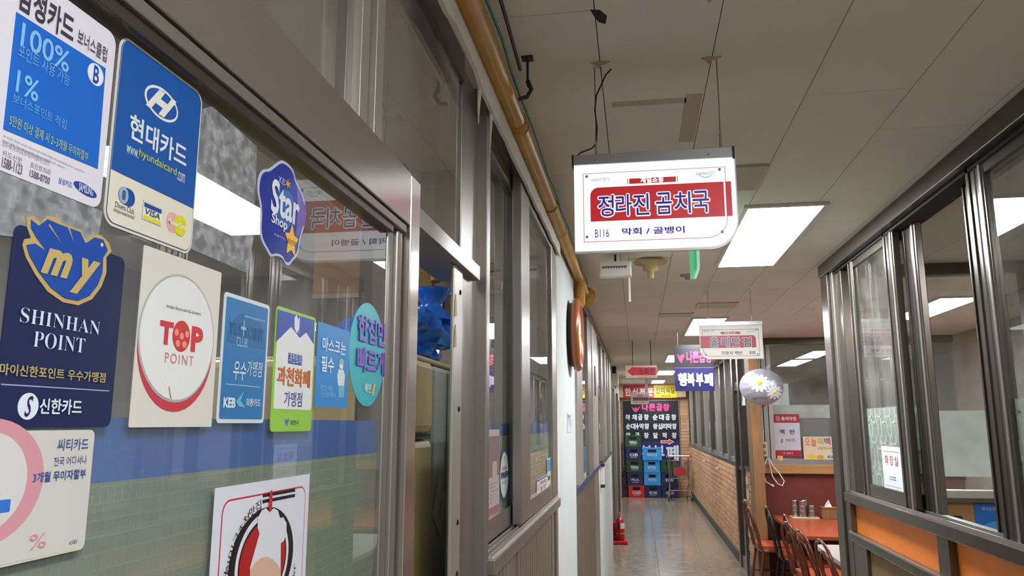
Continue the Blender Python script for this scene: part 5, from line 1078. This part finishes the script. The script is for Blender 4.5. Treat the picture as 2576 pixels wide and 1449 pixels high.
c.text('000원', (W_ * .42, H_ * .35, W_ * .78, H_ * .43), ink((150, 60, 76)), .002); c.poly('white_patch', rr(W_ * .14, H_ * .27, W_ * .4, H_ * .46, 0), ink((216, 216, 218)), .001, .002); c.text('8', (W_ * .22, H_ * .31, W_ * .32, H_ * .42), ink((50, 50, 54)), .003, shear=.2); c.text('과천시', (W_ * .42, H_ * .05, W_ * .66, H_ * .1), ink((216, 196, 200)), .003, bold=.02); c.poly('emblem', ell(W_ * .34, H_ * .075, .011), ink((120, 160, 190)), .002, .003)
AY2 = 8.972
c = Card('handmade_sign', 'handmade cream menu sign with pink, orange, green and purple letters', 'sign', 'F', AY2, at(2023, 1161, 'y', AY2).x, 1.316)
W_, H_ = .40, .245; c.poly('sheet', rr(0, 0, W_, H_, 0), ink((222, 204, 170)), 0, .003)
for ch, x, y_, w_, h_, col in (('오', .02, .155, .052, .075, (226, 130, 150)), ('늘', .085, .14, .055, .09, (220, 136, 84)), ('의', .148, .16, .062, .07, (150, 190, 80)), ('백', .22, .155, .065, .08, (150, 84, 140)), ('반', .30, .155, .065, .08, (70, 60, 60))): c.text(ch, (x, y_, x + w_, y_ + h_), ink(col), .004, bold=.03)
c.text('요일마다 바뀌어요', (.15, .105, .38, .135), ink((60, 54, 50)), .004); c.text('메뉴', (.29, .075, .34, .097), ink((60, 54, 50)), .004); c.poly('yellow_bowl', ell(.08, .03, .045, .025, 20), ink((222, 196, 60)), .003, .004); c.poly('orange_bowl', ell(.17, .025, .04, .025, 20), ink((214, 160, 60)), .003, .004); c.poly('price_patch', rr(.235, .0, .36, .055, 0), ink((214, 214, 214)), .003, .004); c.text('8,000', (.245, .01, .35, .045), ink((40, 40, 44)), .005, bold=.02)
c = Card('sticky_note', 'small orange and yellow sticker at the window corner', 'sticker', 'F', 8.955, 1.50, 1.30); c.poly('sheet', rr(0, 0, .06, .055, .003), ink((226, 150, 90)), 0, .001); c.poly('yellow_block', rr(.025, .005, .057, .05, 0), ink((226, 200, 60)), .001, .002)
for k in range(3): c.poly('text_bar', rr(.004, .01 + k * .015, .03, .016 + k * .015, 0), ink((216, 206, 216)), .002, .003)

# ---- tables
def table(label, x0, x1, y0, y1, z, m):
    t = thing('dining_table', label, 'table', (x0, y0, 0)); W, D = x1 - x0, y1 - y0
    obj('table_top', MB().box(0, W, 0, D, z - .035, z, bev=.005), M[m], t); obj('apron', MB().box(.05, W - .05, .05, D - .05, z - .1, z - .035), M['tube_k'], t)
    for a in (.52, W - .08):
        for b in (.08, D - .08): obj('leg', MB().box(a - .025, a + .025, b - .025, b + .025, 0, z - .1), M['tube_k'], t)
    return t
table('long red brown dining table against the alcove wall', 1.40, 2.7, 7.32, 8.92, .73, 'table')
table('pale grey topped dining table in front of the red brown table', 1.40, 2.6, 5.55, 6.85, .73, 'table_w')
# cups on a tray
t = thing('serving_tray', 'flat pale tray under the steel cups', 'tray', (1.56, 8.60, .73)); obj('dish', MB().box(0, .27, 0, .2, 0, .014, bev=.005), mat('tray_plastic', (200, 184, 156), .4), t)
cupm = mat('brushed_cup_steel', (170, 168, 166), .25, .9)
prof = [(.030, 0), (.034, .01), (.036, .045), (.035, .062), (.037, .066)]
def cups(x, y, n, lab):
    for k in range(n):
        m_ = MB().lathe([(r, h) for r, h in prof[::1]] + [(.033, .064), (.030, .012)], n=18)
        tag(obj('steel_cup', m_, cupm), ('bottom', 'second', 'top')[k if n == 3 else k * 2] + ' ' + lab, 'cup', 'steel cups stacked on the tray').location = (x, y, .7445 + k * .048)
for (x, y, n, lab) in ((1.605, 8.70, 3, 'steel cup in the tall stack at the edge of the tray'), (1.672, 8.65, 3, 'steel cup in the tall stack in the middle front of the tray'), (1.712, 8.74, 3, 'steel cup in the tall stack at the back of the tray'), (1.765, 8.66, 2, 'steel cup in the lower stack beside the tissue box')): cups(x, y, n, lab)
t = thing('tissue_box', 'brown wooden tissue box with a white tissue on the table', 'tissue box', (1.86, 8.62, .73)); obj('box', MB().box(0, .15, 0, .14, 0, .105, bev=.004), M['woodv'], t); obj('lid', MB().box(-.006, .156, -.006, .146, .105, .117, bev=.003), M['woodv'], t)
obj('tissue', MB().add([(.04, .05, .117), (.11, .05, .117), (.11, .09, .117), (.04, .09, .117), (.06, .06, .165), (.085, .07, .19), (.10, .075, .15), (.055, .08, .15)], [(0, 1, 6, 5), (0, 5, 4), (1, 2, 6), (2, 3, 7), (2, 7, 6), (3, 0, 4, 7), (4, 5, 6, 7)]), ink((226, 222, 216)), t)
# chairs with arched tube backs
def chair(label, m, seatm, loc, rz, sc=1.):
    t = thing('dining_chair', label, 'chair', loc, rz, 'tube framed dining chairs in the alcove'); t.scale = (sc, sc, sc)
    w_ = .19
    def arch(inset, top, lean=.09):
        pts = [(0, -w_ + inset, .44), (-.03, -w_ + inset, .60)]
        for k in range(13):
            a = PI - PI * k / 12; z = top - .17 + .17 * math.sin(a); pts.append((-lean * (z - .44) / .45 - .01, (w_ - inset) * math.cos(a), z))
        return pts + [(-.03, w_ - inset, .60), (0, w_ - inset, .44)]
    obj('backrest', MB().tube(arch(0, .88), .0125, 8), m, t); obj('inner_hoop', MB().tube(arch(.07, .80), .009, 8), m, t)
    obj('seat', MB().prism(rr(-.0, -.2, .40, .2, .06), .44, .48), seatm, t); obj('seat_frame', MB().tube([(p[0], p[1], .435) for p in rr(0, -.2, .40, .2, .06)], .011, 6, closed=True), m, t)
    for (a, b, c_, d) in ((.02, -.18, -.05, -.20), (.02, .18, -.05, .20), (.37, -.17, .41, -.19), (.37, .17, .41, .19)): obj('leg', MB().tube([(a, b, .435), (c_, d, 0)], .0125, 8), m, t)
    obj('stretcher', MB().tube([(-.01, -.19, .2), (.39, -.18, .2)], .008, 6), m, t); obj('stretcher', MB().tube([(-.01, .19, .2), (.39, .18, .2)], .008, 6), m, t)
    return t
chair('brown tube chair standing closest to the wooden post', M['tube'], M['seat'], (1.17, 8.43, 0), R(3), 1.05)
chair('black tube chair with orange red seat beside the long table', M['tube_k'], M['seat'], (1.31, 7.985, 0), R(-2), 1.03)
chair('brown tube chair pushed under the near corner of the long table', M['tube'], M['seat'], (1.40, 7.555, 0), R(-3))
chair('brown tube chair between the long table and the grey table', M['tube'], M['seat'], (1.31, 7.0, 0), R(10))
chair('brown tube chair at the far end of the grey table', M['tube'], M['seat'], (1.31, 6.5, 0), R(8))
chair('brown tube chair at the near end of the grey table', M['tube'], M['seat'], (1.36, 6.0, 0), R(4))

# ---- booth items
c = Card('paper_sign', 'white paper sign with red handwritten letters on the booth window', 'sign', 'R', XP + .0205, 4.06, 1.398); 
c.val = XP + .0205 - .0105; c.o.location.x = XP + .0215
c.poly('sheet', rr(0, 0, .275, .195, 0), ink((224, 224, 232)), 0, .001)
for k, ch in enumerate('화장실'): c.text(ch, (.045 + k * .07, .11, .095 + k * .07, .155), ink((170, 50, 50)), .002)
c.text('⇉⇉⇉', (.09, .04, .185, .06), ink((60, 60, 64)), .002); c.poly('rule', rr(.02, .172, .255, .1735, 0), ink((90, 60, 60)), .001, .0015); c.poly('rule', rr(.02, .012, .255, .0135, 0), ink((120, 120, 120)), .001, .0015)
c = Card('booth_poster', 'bright blue poster with white lettering on the booth wood panel', 'poster', 'F', 4.867, 1.872, .98); c.poly('sheet', rr(0, 0, .40, .275, 0), ink((20, 104, 190)), 0, .001); c.poly('pale_glow', ell(.12, .12, .09, .06), ink((70, 150, 214)), .001, .0015)
c.text('하이트진로', (.04, .235, .13, .255), ink((206, 224, 236)), .002); c.text('최', (.21, .18, .27, .235), ink((222, 230, 236)), .002, bold=.04); c.text('틀', (.14, .02, .27, .165), ink((222, 230, 236)), .002, bold=.06)
t = thing('key_bunch', 'small silver gadget and dark box on the booth ledge', 'gadget', (1.66, 4.80, 1.14)); obj('body', MB().lathe([(.02, 0), (.026, .02), (.018, .05), (.008, .07)], n=14), M['alu'], t); obj('dark_box', MB().box(.03, .12, -.01, .03, 0, .05, bev=.004), M['black'], t)
tag(bx('booth_ledge', M['wood'], None, 1.32, 1.86, 4.70, 4.868, 1.10, 1.138, bev=.004), 'wooden ledge inside the booth under the back window', 'ledge')
bpy.data.scenes.remove(_tmp)
